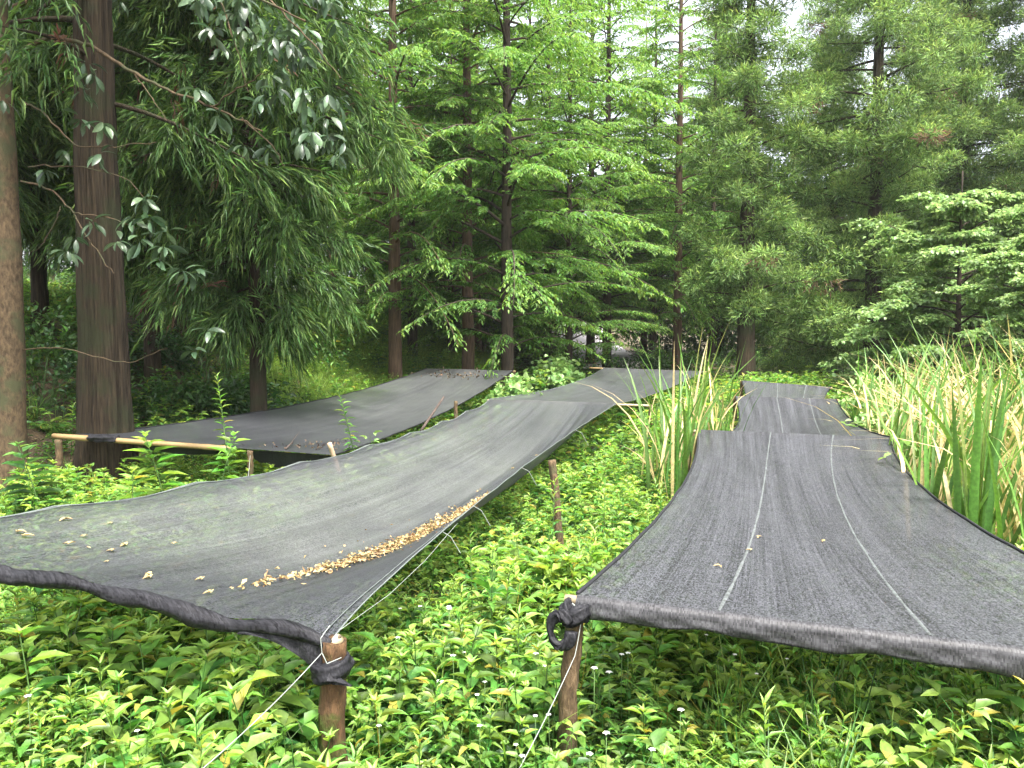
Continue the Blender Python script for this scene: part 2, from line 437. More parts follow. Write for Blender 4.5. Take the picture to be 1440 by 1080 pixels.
ZCELL = .06; ZX0, ZY0, ZNX, ZNY = -8, 0, 330, 330
zmap = np.full((ZNX, ZNY), 9.0)
def occupy(p):
    u, v = np.meshgrid(np.linspace(-.03, 1.03, 160), np.linspace(-.02, 1.02, 300), indexing='ij')
    P = p.P(u, v).reshape(-1, 3)
    ix = np.clip(((P[:, 0] - ZX0) / ZCELL).astype(int), 0, ZNX - 1); iy = np.clip(((P[:, 1] - ZY0) / ZCELL).astype(int), 0, ZNY - 1)
    np.minimum.at(zmap, (ix, iy), P[:, 2])
def ceiling(x, y):
    ix = np.clip(((x - ZX0) / ZCELL).astype(int), 1, ZNX - 2); iy = np.clip(((y - ZY0) / ZCELL).astype(int), 1, ZNY - 2)
    z = zmap[ix, iy]
    for k in (1, 2):
        for a, b in ((k, 0), (-k, 0), (0, k), (0, -k)):
            z = np.minimum(z, zmap[np.clip(ix + a, 0, ZNX - 1), np.clip(iy + b, 0, ZNY - 1)])
    return z

def ridge_cord(p, u, name, mat, parent, r=.004, v0=0, v1=1, dz=.004, n=120):
    v = np.linspace(v0, v1, n)
    pts = p.P(np.full(n, u), v); pts[:, 2] += dz
    mb = MB(); mb.tube(pts, r, 6); return mb.build(name, mat, parent)
def seam_strip(panels, uf, name, parent, w=.0075):
    mb = MB()
    for p, (ua, ub) in zip(panels, uf):
        v = np.linspace(0.0, 1, 140); uc = ua + (ub - ua) * v
        wd = w / p.W * (.6 + .4 * np.abs(np.sin(v * 37)))
        a = p.P(uc - wd, v); b = p.P(uc + wd, v); c = p.P(uc, v)
        a[:, 2] += .001; b[:, 2] += .001; c[:, 2] += .004
        V = np.stack([a, c, b], 1); i = np.arange(139)[:, None] * 3; j = np.arange(2)[None]
        mb.add(V, np.stack([i + j, i + j + 1, i + 3 + j + 1, i + 3 + j], -1))
    return mb.build(name, M['seam'], parent)

# right net -----------------------------------------------------
RF_L, RF_R = pw(812, 836, 2.72), pw(1828, 955, 2.08)
R2_L, R2_R = pw(980, 604, 7.6), pw(1252, 615, 7.05)
R3_L, R3_R = pw(1034, 557, 11.7), pw(1176, 561, 11.2)
R4_L, R4_R = pw(1043, 535, 14.7), pw(1168, 544, 13.8)
rp = [Panel(RF_L, RF_R, R2_L, R2_R, inL=.14, inR=.24, sL=.03, sR=.07, sag=.10, wr=.003, p=2, wn=12),
      Panel(R2_L, R2_R, R3_L, R3_R, inL=.20, inR=.04, sL=.22, sR=.10, sag=.16, wr=.004, uv0=5.2, wn=12),
      Panel(R3_L, R3_R, R4_L, R4_R, inL=.12, inR=.15, sL=.2, sR=.2, sag=.10, wr=.004, uv0=9.6)]
rnet = empty('shade_net', (RF_L + RF_R) / 2 * [1, 1, 0], 'dark grey shade net with two pale seam lines beside the tall reeds', 'shade net', 'shade nets over the seedbeds')
def build_panels(ps, net, mat, dust=(None, None, None)):
    for p, du_ in zip(ps, dust):
        occupy(p)
        mb, uv = p.mesh(dust=du_)
        o = mb.build('net_panel', mat, None, uv=uv)
        attach(o, net)
def attach(o, net):
    o.parent = net
    o.matrix_parent_inverse = __import__('mathutils').Matrix.Translation(-net.location)
    return o
build_panels(rp, rnet, M['net'])
attach(seam_strip(rp, [(.24, .40), (.40, .42), (.42, .42)], 'seam', None), rnet)
attach(seam_strip(rp, [(.555, .72), (.72, .74), (.74, .74)], 'seam', None), rnet)
for p in rp:
    for u in (0, 1): attach(ridge_cord(p, u, 'edge_hem', M['netdark'], None, r=.008), rnet)

def front_hem(p, drop0, drop1, name, net, mat, nv=14, nu=160, wob=.006):
    """net turned over the front pole and hanging down as a hem"""
    u = np.linspace(0, 1, nu)
    top = p.P(u, np.zeros(nu))
    out = nrm(np.cross(p.c[1] - p.c[0], [0, 0, 1.0]))   # towards the viewer side of the bed
    prof = []
    for k in range(nv):
        t = k / (nv - 1)
        if t < .4:
            a = t / .4 * math.pi * .5; o_, z_ = math.sin(a) * .03, -.03 * (1 - math.cos(a))
        elif t < .85:
            s = (t - .4) / .45; o_, z_ = .03 + .004 * math.sin(s * 3), -.03 - s
        else:
            s = (t - .85) / .15; o_, z_ = .03 - .02 * s, -1.03 + .012 * s
        prof.append((o_, z_))
    V = np.zeros((nu, nv, 3))
    dr = (drop0 + (drop1 - drop0) * u) + wob * np.sin(u * 21) + wob * .7 * np.sin(u * 47 + 1)
    for k, (o_, z_) in enumerate(prof):
        zz = np.where(z_ < -.03, -.03 + (z_ + .03) * dr, z_)
        ww = o_ + (.004 * np.sin(u * 33 + k * .7) + .003 * np.sin(u * 75 - k)) * (k / nv)
        V[:, k] = top + out[None] * ww[:, None]; V[:, k, 2] += zz
    uv = np.stack(np.meshgrid(u * p.W, -np.linspace(0, .09, nv), indexing='ij'), -1).reshape(-1, 2)
    i = np.arange(nu - 1)[:, None] * nv; j = np.arange(nv - 1)[None]
    mb = MB(); mb.add(V, np.stack([i + j, i + j + 1, i + nv + j + 1, i + nv + j], -1))
    return attach(mb.build(name, mat, None, uv=uv), net)
front_hem(rp[0], .038, .060, 'front_hem', rnet, M['nethem'])

def cloth_wrap(path, rad, name, net, flat=.55, n=12, mat=None, pleat=.16):
    rg = np.random.default_rng(len(path) + 3)
    mb = MB(); mb.tube(path, rad, max(n, 22), lump=.045, rng=rg, flat=flat, pleat=pleat)
    V = np.concatenate(mb.V); uv = np.stack([V[:, 0] + V[:, 1], V[:, 2]], -1)
    return attach(mb.build(name, mat or M['netdark'], None, uv=uv), net)
# right corner: bunched loop round the post
c = RF_L + np.array([-.012, -.04, -.055])
th = np.linspace(0, 2 * math.pi, 26)
cloth_wrap(np.stack([c[0] + .037 * np.cos(th), c[1] + .037 * np.sin(th), c[2] - .012 * np.sin(th * 2)], 1), .019, 'tied_corner', rnet, 1.5, pleat=.22)
tl = np.linspace(0, 1, 22)
ta = np.linspace(-.35, 2 * math.pi - .9, 34); lp = np.stack([c[0] - .052 + .036 * np.cos(ta + .9), c[1] - .045 + .012 * np.sin(ta), c[2] - .045 + .052 * np.sin(ta + .9)], 1)
cloth_wrap(lp, .014 + .005 * np.sin(np.linspace(0, 9, 34)), 'tied_loop', rnet, 1.2, pleat=.22)

# left net ------------------------------------------------------
P1_L, P1_R = pw(690, 561, 10.6), pw(869, 567, 10.3)
P2_L, P2_R = pw(850, 517, 17.8), pw(990, 522, 17.3)
def lfront(u, v):
    o = np.zeros(u.shape + (3,))
    f = np.exp(-v / .03)
    o[..., 2] = f * (-.012 + .012 * np.sin(u * 13 + 1.2) + .007 * np.sin(u * 29) - .035 * np.exp(-(1 - u) / .06))
    return o
lp_ = [Panel(Bc, A, P1_L, P1_R, inL=.12, inR=.20, sL=.15, sR=.09, sag=.33, uc=lambda v: .72 + .02 * np.sin(v * 3), wr=.030, wn=13, scal=.035, front=lfront, p=2.6, wrside=-1),
       Panel(P1_L, P1_R, P2_L, P2_R, inL=.10, inR=.20, sL=.10, sR=.16, sag=.10, uc=.5, wr=.006, uv0=8)]
lnet = empty('shade_net', (A + Bc) / 2 * [1, 1, 0], 'large sagging grey shade net with a strip of dry leaves in its trough', 'shade net', 'shade nets over the seedbeds')
build_panels(lp_, lnet, M['net2'], (lambda u, v: .95 * sstep(.0, .22, u) * (1 - sstep(.63, .73, u)) * sstep(.05, .22, v + .10 * (1 - u)) * (1 - .6 * sstep(.6, .95, v)) + .25 * sstep(.7, 1, v), lambda u, v: .4 + 0 * u))  # bowl shading painted in: lighter left slope, darker front band and right side
for p in lp_:
    attach(ridge_cord(p, 0.0, 'edge_cord', M['cord'], None, r=.005), lnet)
    attach(ridge_cord(p, 1.0, 'edge_cord', M['cord'], None, r=.003), lnet)
attach(ridge_cord(lp_[0], .985, 'edge_cord', M['cord'], None, r=.0016, dz=.006), lnet)
attach(ridge_cord(lp_[0], .016, 'edge_cord', M['cord'], None, r=.0025, dz=.008), lnet)
n = 120; u = np.linspace(0, 1, n)
roll = lp_[0].P(u, np.zeros(n)); roll[:, 2] -= .016 + .006 * np.sin(u * 17); roll[:, 1] -= .010
rr = .027 + .005 * np.sin(u * 19 + .5) + .004 * np.sin(u * 43); rr[-8:] *= np.linspace(1, .7, 8)
cloth_wrap(roll, rr, 'rolled_hem', lnet, 1.0, 14, pleat=.05)
# gathered corner hanging from the hem to the knot on the post
g = MB(); k = 24; tt = np.linspace(0, 1, k)
topc = lp_[0].P(1 - .16 * (1 - tt), np.zeros(k)); topc[:, 2] -= .03; topc[:, 1] -= .018
bot = topc.copy(); bot[:, 2] -= (.012 + .085 * tt ** 1.8); bot[:, 1] -= .012
mid = (topc + bot) / 2; mid[:, 1] -= .012 * np.sin(tt * 18)
i = np.arange(k - 1)[:, None] * 3; j = np.arange(2)[None]
g.add(np.stack([topc, mid, bot], 1), np.stack([i + j, i + j + 1, i + 3 + j + 1, i + 3 + j], -1))
go = g.build('gathered_corner', M['netdark'], None, uv=np.stack([np.repeat(tt * .4, 3), np.tile([0, .05, .1], k)], -1)); attach(go, lnet)
c = A + np.array([0.0, 0.0, -.125])
cloth_wrap(np.stack([c[0] + .046 * np.cos(th), c[1] + .046 * np.sin(th), c[2] + .012 * np.cos(th)], 1), .021, 'knot', lnet, 1.5)
cloth_wrap(np.stack([c[0] + .0 + .075 * tl, c[1] - .055 + 0 * tl, c[2] - .005 - .03 * tl], 1), np.linspace(.026, .003, 22), 'knot_tail', lnet, .6)

# third net -----------------------------------------------------
C_FL, C_FR = pw(96, 613, 7.6), pw(470, 640, 6.9)
C_BL, C_BR = pw(600, 518, 16.2), pw(722, 521, 15.2)
def cfront(u, v):
    o = np.zeros(u.shape + (3,))
    return o
cp = [Panel(C_FL, C_FR, C_BL, C_BR, inL=.10, inR=.10, sL=.16, sR=.18, sag=.14, uc=.55, wr=.006, p=2.4)]
cnet = empty('shade_net', (C_FL + C_FR) / 2 * [1, 1, 0], 'thin grey shade net tied over a bamboo pole in front of the thick trunk', 'shade net', 'shade nets over the seedbeds')
build_panels(cp, cnet, M['net2'], (lambda u, v: .08 + .6 * sstep(.1, .6, v) + 0 * u,))
for u in (0, 1): attach(ridge_cord(cp[0], u, 'edge_hem', M['netdark'], None, r=.008), cnet)
# flap of the net hanging below the pole
def flap(u0, u1, depth, name):
    k = 40; uu = np.linspace(u0, u1, k); top = cp[0].P(uu, np.full(k, .004)); nv = 6
    V = np.zeros((k, nv, 3))
    s = (uu - u0) / (u1 - u0)
    for q in range(nv):
        t = q / (nv - 1)
        V[:, q] = top; V[:, q, 2] -= .015 + t * depth * np.sin(np.clip(s, 0, 1) * math.pi) ** .6; V[:, q, 1] += .03 + .05 * t + .01 * np.sin(s * 20)
    i = np.arange(k - 1)[:, None] * nv; j = np.arange(nv - 1)[None]
    mb = MB(); mb.add(V, np.stack([i + j, i + j + 1, i + nv + j + 1, i + nv + j], -1))
    uv = np.stack(np.meshgrid(uu * 3, np.linspace(0, depth, nv), indexing='ij'), -1).reshape(-1, 2)
    attach(mb.build(name, M['netdark'], None, uv=uv), cnet)
flap(.2, .64, .10, 'hanging_flap'); flap(.66, .995, .17, 'hanging_flap')
cw = cp[0].P(np.linspace(.09, .20, 20), np.zeros(20)); cw[:, 2] -= .0
cloth_wrap(cw, .045, 'wrapped_edge', cnet, .8)

# ------------------------------------------------------------------ poles, posts, strings
def pole(a, b, r, label, mat, group='bamboo poles holding the nets', cut=None):
    a = np.array(a, float); b = np.array(b, float); o = (a + b) / 2
    root = None
    mb = MB(); k = 26; t = np.linspace(0, 1, k)[:, None]; pts = a + (b - a) * t - o
    rr = r * (1 + .10 * (np.abs(np.sin(np.linspace(0, 1, k) * 9)) > .97)) * (1 + .04 * np.sin(np.linspace(0, 7, k)))
    mb.tube(pts, rr, 10)
    ob = mb.build('bamboo_pole', mat); ob.location = o
    tag(ob, label, 'bamboo pole', group)
    if cut is not None:
        d = nrm(cut - (a + b) / 2); m2 = MB(); m2.tube(np.array([cut - o - d * .004, cut - o + d * .0015]), r * .62, 10)
        m2.build('hollow_end', M['hollow'], ob)
    return ob
def ext(a, b, ea, eb, dz):
    a = np.array(a); b = np.array(b); d = nrm(b - a); z = np.array([0, 0, dz])
    return a - d * ea + z, b + d * eb + z
tipd = nrm(A - Bc); ppts = np.concatenate([roll + [0, .008, -.004], (A + tipd * .03 + [0, 0, -.022])[None]]); po = ppts[60].copy()
mb = MB(); mb.tube(ppts - po, .0155, 12); lo_ = mb.build('bamboo_pole', M['bamboo_pale']); lo_.location = po
tag(lo_, 'pale bamboo pole in the rolled hem of the left net above the mossy post', 'bamboo pole', 'bamboo poles holding the nets')
mb = MB(); e_ = ppts[-1] - po; mb.tube([e_ - tipd * .003, e_ + tipd * .0015], .0095, 12); mb.build('hollow_end', M['hollow'], lo_)
a, b = ext(RF_L, RF_R, .045, .05, -.022); pole(a, b, .018, 'pale bamboo pole under the front hem of the seamed right net', M['bamboo_pale'], cut=a)
a, b = ext(R2_L, R2_R, .07, .03, -.02); pole(a, b, .017, 'bamboo crosspiece of the right net behind its nearest bay', M['bamboo_pale'])
a, b = ext(R3_L, R3_R, .03, .03, -.02); pole(a, b, .016, 'bamboo crosspiece between the middle and last bay of the right net', M['bamboo'])
a, b = ext(R4_L, R4_R, .03, .03, -.02); pole(a, b, .016, 'bamboo crosspiece at the far end of the right net', M['bamboo'])
a, b = ext(P1_L, P1_R, .05, .42, -.02); pole(a, b, .016, 'bamboo crosspiece of the left net jutting out towards the reeds', M['bamboo_pale'])
a, b = ext(P2_L, P2_R, .35, .1, -.02); pole(a, b, .018, 'bamboo crosspiece at the far end of the left net', M['bamboo'])
a, b = ext(C_FL, C_FL + (C_FR - C_FL) * .63, .18, 0, -.01); pole(a, b, .026, 'long yellow bamboo pole carrying the third net before the thick trunk', M['bamboo'])
a, b = ext(C_BL, C_BR, .05, .05, -.02); pole(a, b, .018, 'bamboo crosspiece at the far end of the third net', M['bamboo'])

def post(top, base_xy, r, label, mat=None, group='wooden posts carrying the nets'):
    top = np.array(top, float); bx, by = base_xy; z0 = float(gh(bx, by)) - .12
    k = 24; t = np.linspace(0, 1, k)
    base = np.array([bx, by, z0])
    pts = base + (top - base) * t[:, None]; rg = np.random.default_rng(int(abs(bx) * 991 + by * 77))
    pts[1:-1, 0] += rg.normal(0, r * .05, k - 2); pts[1:-1, 1] += rg.normal(0, r * .05, k - 2)
    mb = MB(); mb.tube(pts - base + np.stack([.25 * r * np.sin(t * 5 + bx * 9), .2 * r * np.sin(t * 7 + by * 5), 0 * t], 1) * np.sin(t * math.pi)[:, None], r * (1.06 - .12 * t), 18, lump=.045, rng=rg, ridge=.03)
    o = mb.build('wooden_post', mat or M['post']); o.location = base
    return tag(o, label, 'post', group)
def under(p, dz=-.036, dx=0, dy=0): return np.array(p) + np.array([dx, dy, dz])
post(under(A, -.035, .008), (A[0] + .0, A[1] + .02), .041, 'thick mossy reddish post at the front corner of the left net', M['postmoss'])
post(under(RF_L, -.042, -.004), (RF_L[0] - .05, RF_L[1]), .033, 'brown post with a bunched loop of netting at the corner of the right net')
tp = pw(776, 647, 5.0); bt = pw(793, 775, 5.0); post(tp, (bt[0] + .02, bt[1]), .026, 'leaning bare post among the weeds between the left and right nets')
tp = pw(352, 634, 7.05); post(tp, (tp[0] - .02, tp[1]), .027, 'short brown post at the near right end of the long yellow bamboo pole')
tp = pw(641, 564, 10.4); post(tp, (tp[0], tp[1]), .026, 'short upright post in the gap between the left and third nets')
tp = pw(915, 569, 10.75); post(tp, (tp[0] - .02, tp[1]), .03, 'reddish brown post under the jutting bamboo beside the reeds')
post(under(R2_L, -.04, .0), (R2_L[0] - .06, R2_L[1] + .02), .05, 'stout brown post under the pole behind the right net\'s nearest bay')
post(under(R2_R, -.04), (R2_R[0], R2_R[1]), .03, 'post hidden in reeds at the right end of the second crosspiece')
post(under(P2_L, -.04), (P2_L[0], P2_L[1]), .03, 'small post under the far left end of the left net')
post(under(C_FL, -.036, -.1), (C_FL[0] - .1, C_FL[1]), .035, 'dark post under the left end of the long yellow bamboo pole')
for p_, l_ in ((P1_L, 'post below the left end of the wrinkled crosspiece of the left net'), (RF_R, 'post at the out of frame front corner of the right net'), (Bc, 'post at the out of frame front corner of the left net'),
               (R3_L, 'post left under the middle crosspiece of the right net'), (R4_L, 'post left under the last crosspiece of the right net'), (C_BR, 'post right under the far end of the third net')):
    post(under(p_, -.036), (p_[0], p_[1]), .03, l_)
def bar(name, a, b, r0, r1, mat, label, cat, n=8, flat=1.0):
    a = np.array(a); b = np.array(b); mb = MB(); t = np.linspace(0, 1, 8)
    mb.tube((a + (b - a) * t[:, None]) - a, r0 + (r1 - r0) * t, n, flat=flat); o = mb.build(name, mat); o.location = a
    return tag(o, label, cat)
bar('wooden_stake', pw(478, 668, 6.75), pw(463, 623, 6.65), .02, .022, M['wood'], 'pale squared stake leaning at the back edge of the left net', 'stake', 4)
bar('stick', pw(592, 606, 8.3), pw(624, 558, 8.5), .016, .011, M['stick'], 'dark slanting stick poking up between the left and third nets', 'stick')

def string(pts, r, label, name='twine', mat=None, sag=.0, knot=False):
    pts = [np.array(p, float) for p in pts]; out = []
    for a, b in zip(pts[:-1], pts[1:]):
        t = np.linspace(0, 1, 14)[:, None]; s = a + (b - a) * t; s[:, 2] -= sag * (4 * t * (1 - t))[:, 0]; out.append(s if not out else s[1:])
    out = np.concatenate(out); o0 = out[0].copy(); mb = MB(); mb.tube(out - o0, r, 6)
    o = mb.build(name, mat or M['twine']); o.location = o0
    return tag(o, label, 'twine', 'guy strings and ties on the nets')
kn = A + np.array([-.018, -.052, -.055])
string([kn, pw(280, 1085, 1.9)], .0015, 'pale guy string running down left into the weeds from the mossy post', sag=.012)
string([A + np.array([.0, -.02, .02]), A + np.array([-.022, -.05, -.01]), kn, A + np.array([.0, -.062, -.085]), A + np.array([.04, -.04, -.075])], .0014, 'tie string looped round the top of the mossy post')
kr = RF_L + np.array([.012, -.06, -.045])
string([kr, kr + [-.03, -.06, -.13], pw(728, 1085, 2.35)], .0016, 'pale guy string hanging from the netting loop of the right corner post', sag=.01)
string([kr + [-.035, .01, .03], kr, kr + [-.04, -.0, .012]], .0026, 'white bow of twine at the tied corner of the right net')
e = lp_[0].P(np.array([1., 1., 1., 1.]), np.array([.06, .12, .2, .33]))
string([A + np.array([.03, 0, .0]), e[0] + [.03, 0, -.03], e[1] + [.03, 0, -.035], e[2] + [.01, 0, -.01]], .0011, 'long slack cord slung along the right edge of the left net')
for vv, ll in ((.17, 'short loose tie end nearest the mossy post on the left net edge'), (.25, 'short loose tie end at the trough of the left net edge'), (.42, 'loose tie end hanging above the leaning bare post'), (.7, 'curved loose tie end close to the jutting bamboo')):
    q = lp_[0].P(np.array([1.0]), np.array([vv]))[0]
    string([q, q + [.03 + .05 * vv, .02, -.03], q + [.07 + .1 * vv, .03, -.10 - .1 * vv]], .0022, ll)
q = lp_[0].P(np.array([0.]), np.array([.30]))[0]
string([q, pw(352, 640, 7.05)], .002, 'tie string from the back edge of the left net to the short brown post')

# ------------------------------------------------------------------ leaf templates
def leafT(rows, fold=.18):
    V = []; idx = []
    for t, wd, z in rows:
        if wd == 0: idx.append((len(V),)); V.append((0, t, z))
        else:
            idx.append((len(V), len(V) + 1, len(V) + 2)); V += [(-wd / 2, t, z + fold * wd), (0, t, z), (wd / 2, t, z + fold * wd)]
    Q, T = [], []
    for a, b in zip(idx[:-1], idx[1:]):
        if len(a) == 1: T += [(a[0], b[1], b[0]), (a[0], b[2], b[1])]
        elif len(b) == 1: T += [(a[0], a[1], b[0]), (a[1], a[2], b[0])]
        else: Q += [(a[0], a[1], b[1], b[0]), (a[1], a[2], b[2], b[1])]
    mb = MB(); mb.add(V, Q, T, rnd=0, age=0)
    t = mb.tpl(); t['qr'][:] = 0; t['tr'][:] = 0
    return t
T_ovate = leafT([(0, 0, 0), (.28, 1, -.01), (.62, .72, -.06), (1, 0, -.20)])
T_ell = leafT([(0, 0, 0), (.15, .45, .01), (.35, .88, 0), (.6, 1, -.05), (.82, .68, -.13), (1, 0, -.24)], .06)
T_lance = leafT([(0, 0, 0), (.35, 1, 0), (.7, .6, -.07), (1, 0, -.22)], .12)
T_needle = leafT([(0, 0, 0), (.4, 1, -.03), (1, 0, -.25)], .1)
T_feather = leafT([(0, .35, 0), (.45, 1, -.05), (1, 0, -.28)], .12)
T_round = leafT([(0, 0, 0), (.18, .9, .02), (.55, 1, -.02), (1, 0, -.14)], .12)
T_flat = leafT([(0, 0, 0), (.5, 1, -.02), (1, 0, -.1)], .15)
T_drop = leafT([(0, 0, 0), (.35, 1, -.08), (.65, .8, -.25), (1, 0, -.6)], .008)

def jit(rg, n, s): return rg.normal(0, s, (n, 3))
UP = np.array([0, 0, 1.0])

def weed_parts(rg, kind, h):
    """one herb, h metres tall: returns (leaf MB, stem MB)"""
    lf, st = MB(), MB()
    lean = rg.normal(0, .10, 2); k = 8; t = np.linspace(0, 1, k)
    pts = np.stack([lean[0] * h * t ** 1.5, lean[1] * h * t ** 1.5, h * t], 1)
    st.tube(pts, np.linspace(.0035, .0015, k) * (h / .4) ** .5, 4, cap=False)
    f = lambda q: np.stack([np.interp(q, t, pts[:, c_]) for c_ in range(3)], -1)
    if kind == 'pair':      # opposite ovate leaves
        nn = max(4, int(h / .055)); q = np.linspace(.22, .97, nn)
        for i_, a in enumerate(q):
            az = i_ * math.pi / 2 + rg.normal(0, .3)
            for sgn in (0, math.pi):
                el = -.25 + .8 * a + rg.normal(0, .15)
                d = np.array([math.cos(az + sgn) * math.cos(el), math.sin(az + sgn) * math.cos(el), math.sin(el)])
                L = (.055 + .06 * math.sin(math.pi * min(1, a * .95 + .05))) * rg.uniform(.8, 1.2) * (h / .4) ** .4
                lf.leaves(T_ovate, f(np.array([a])) + d * .012, d, UP + jit(rg, 1, .15), L, L * rg.uniform(.36, .48), rg.random(), min(1, max(0, a * 1.05 - .1 + rg.normal(0, .1))))
        n_ = 5; az = np.arange(n_) * 2.4; d = np.stack([np.cos(az) * .7, np.sin(az) * .7, np.full(n_, .8)], 1)
        lf.leaves(T_lance, np.repeat(f(np.array([1.])), n_, 0), d, UP, .045, .013, rg.random(n_), 1.0)
    elif kind == 'lance':   # spiral narrow leaves
        nn = int(10 + h * 46); a = np.linspace(.12, 1, nn); az = np.arange(nn) * 2.4 + rg.normal(0, .2, nn); el = -.2 + 1.2 * a ** 2 + rg.normal(0, .15, nn)
        d = np.stack([np.cos(az) * np.cos(el), np.sin(az) * np.cos(el), np.sin(el)], 1)
        L = (.13 - .07 * a) * rg.uniform(.8, 1.2, nn)
        lf.leaves(T_lance, f(a), d, UP + jit(rg, nn, .1), L, L * .2, rg.random(nn), np.clip(a + rg.normal(0, .1, nn) - .05, 0, 1))
    elif kind == 'trifol':  # three leaflets on petioles
        nn = max(4, int(h / .045)); a = np.linspace(.25, 1, nn)
        for i_ in range(nn):
            az = i_ * 2.4 + rg.normal(0, .3); el = .1 + .5 * a[i_]; pl = rg.uniform(.03, .07)
            d = np.array([math.cos(az) * math.cos(el), math.sin(az) * math.cos(el), math.sin(el)]); p0 = f(a[i_:i_ + 1])[0]; p1 = p0 + d * pl
            st.tube([p0, p1], .0012, 3, cap=False)
            s = np.cross(d, UP); ag = min(1, max(0, a[i_] + rg.normal(0, .15) - .15)); L = rg.uniform(.05, .085)
            for dd, m in ((d, 1.15), (d * .3 + s, .85), (d * .3 - s, .85)):
                lf.leaves(T_ovate, p1[None], dd - UP * .15, UP + jit(rg, 1, .2), L * m, L * m * .5, rg.random(), ag)
    elif kind == 'round':   # broad heart-shaped leaves on long petioles
        nn = 7
        for i_ in range(nn):
            az = i_ * 2.4 + rg.normal(0, .3); hh = h * rg.uniform(.45, 1); rad = rg.uniform(.03, .12)
            p1 = np.array([math.cos(az) * rad, math.sin(az) * rad, hh]); st.tube([(0, 0, 0), p1 * [.5, .5, .7], p1], .0013, 3, cap=False)
            d = np.array([math.cos(az), math.sin(az), -.35]); L = rg.uniform(.06, .10)
            lf.leaves(T_round, p1[None], d, UP + jit(rg, 1, .25), L, L * .8, rg.random(), rg.uniform(.3, 1))
    elif kind == 'small':   # low fine ground cover
        nn = 30; a = rg.random(nn); az = rg.uniform(0, 6.3, nn); rad = rg.uniform(0, .11, nn)
        P = np.stack([np.cos(az) * rad, np.sin(az) * rad, h * (.3 + .7 * a)], 1); d = np.stack([np.cos(az), np.sin(az), rg.normal(.1, .3, nn)], 1)
        lf.leaves(T_flat, P, d, UP + jit(rg, nn, .35), rg.uniform(.03, .055, nn), rg.uniform(.016, .026, nn), rg.random(nn), np.clip(a * .8 + rg.normal(0, .15, nn), 0, 1))
    elif kind == 'fern':
        for i_ in range(6):
            az = i_ * 1.05 + rg.normal(0, .2); q = np.linspace(.12, 1, 15); Lr = h * rg.uniform(.9, 1.4); hd = np.array([math.cos(az), math.sin(az), 0])
            C = hd * (Lr * .8 * q)[:, None] + UP * (Lr * (1.0 * q - .75 * q ** 2))[:, None]; sd = np.array([-hd[1], hd[0], 0])
            for sg in (1, -1):
                Lq = .11 * (1 - q * .85) * np.minimum(1, q * 4 + .3)
                lf.leaves(T_lance, C, hd * .45 + sd * sg - UP * .2, UP + jit(rg, 15, .1), Lq, Lq * .3, rg.random(15), .35 + .4 * q)
    elif kind == 'grass':
        nn = 16; az = rg.uniform(0, 6.3, nn); el = rg.uniform(.8, 1.45, nn); d = np.stack([np.cos(az) * np.cos(el), np.sin(az) * np.cos(el), np.sin(el)], 1)
        lf.leaves(T_drop, rg.normal(0, .012, (nn, 3)) * [1, 1, 0], d, np.stack([-np.cos(az), -np.sin(az), np.full(nn, .5)], 1), h * rg.uniform(.6, 1.2, nn), .008, rg.random(nn), rg.random(nn))
    return lf, st
def weed_tpl(kind, h, seed):
    rg = np.random.default_rng(seed); lf, st = weed_parts(rg, kind, h)
    if st.n:
        t = st.tpl(); lf.add(t['V'], t['Q'], t['T'] if len(t['T']) else None, .4, .35)
    return lf.tpl()
WT = {}
for i_, (k_, h_, c_) in enumerate((('pair', .42, 4), ('lance', .45, 3), ('trifol', .36, 4), ('round', .26, 2), ('small', .20, 3), ('grass', .35, 2), ('fern', .34, 2))):
    WT[k_] = [(weed_tpl(k_, h_, 100 + i_ * 10 + q), h_) for q in range(c_)]

def scatter(mb, n, xr, yr, kinds, weights, hs=(.7, 1.1), rg=None, filt=None, scale=None, agef=None):
    x = rg.uniform(*xr, n); y = np.sqrt(rg.uniform(yr[0] ** 2, yr[1] ** 2, n))
    ok = (np.abs(x) < .74 * y + 1.0)
    if filt is not None: ok &= filt(x, y)
    x, y = x[ok], y[ok]; n = len(x)
    z = gh(x, y); room = ceiling(x, y) - z - .03
    kd = rg.choice(len(kinds), n, p=np.array(weights) / sum(weights))
    for ki, k_ in enumerate(kinds):
        for vi, (t, h) in enumerate(WT[k_]):
            m = (kd == ki) & (rg.integers(0, len(WT[k_]), n) == vi)
            q = m.sum()
            if not q: continue
            s = rg.uniform(*hs, q) * (scale(x[m], y[m]) if scale else 1)
            hmax = h * 1.12
            s = np.minimum(s, np.maximum(room[m], .05) / hmax)
            az = rg.uniform(0, 6.3, q); c_, s_ = np.cos(az), np.sin(az); Z = np.zeros(q)
            wid = np.minimum(s, 1.2) * .9 if k_ in ('grass', 'fern') else np.clip(s * 1.0, .5, 1.6)
            Mx = np.stack([np.stack([c_ * wid, -s_ * wid, Z], 1), np.stack([s_ * wid, c_ * wid, Z], 1), np.stack([Z, Z, s], 1)], 1)
            mb.stamp(t, Mx, np.stack([x[m], y[m], z[m] - .01], 1), rg.random(q), (agef(x[m], y[m]) if agef else 0) + rg.normal(0, .12, q))

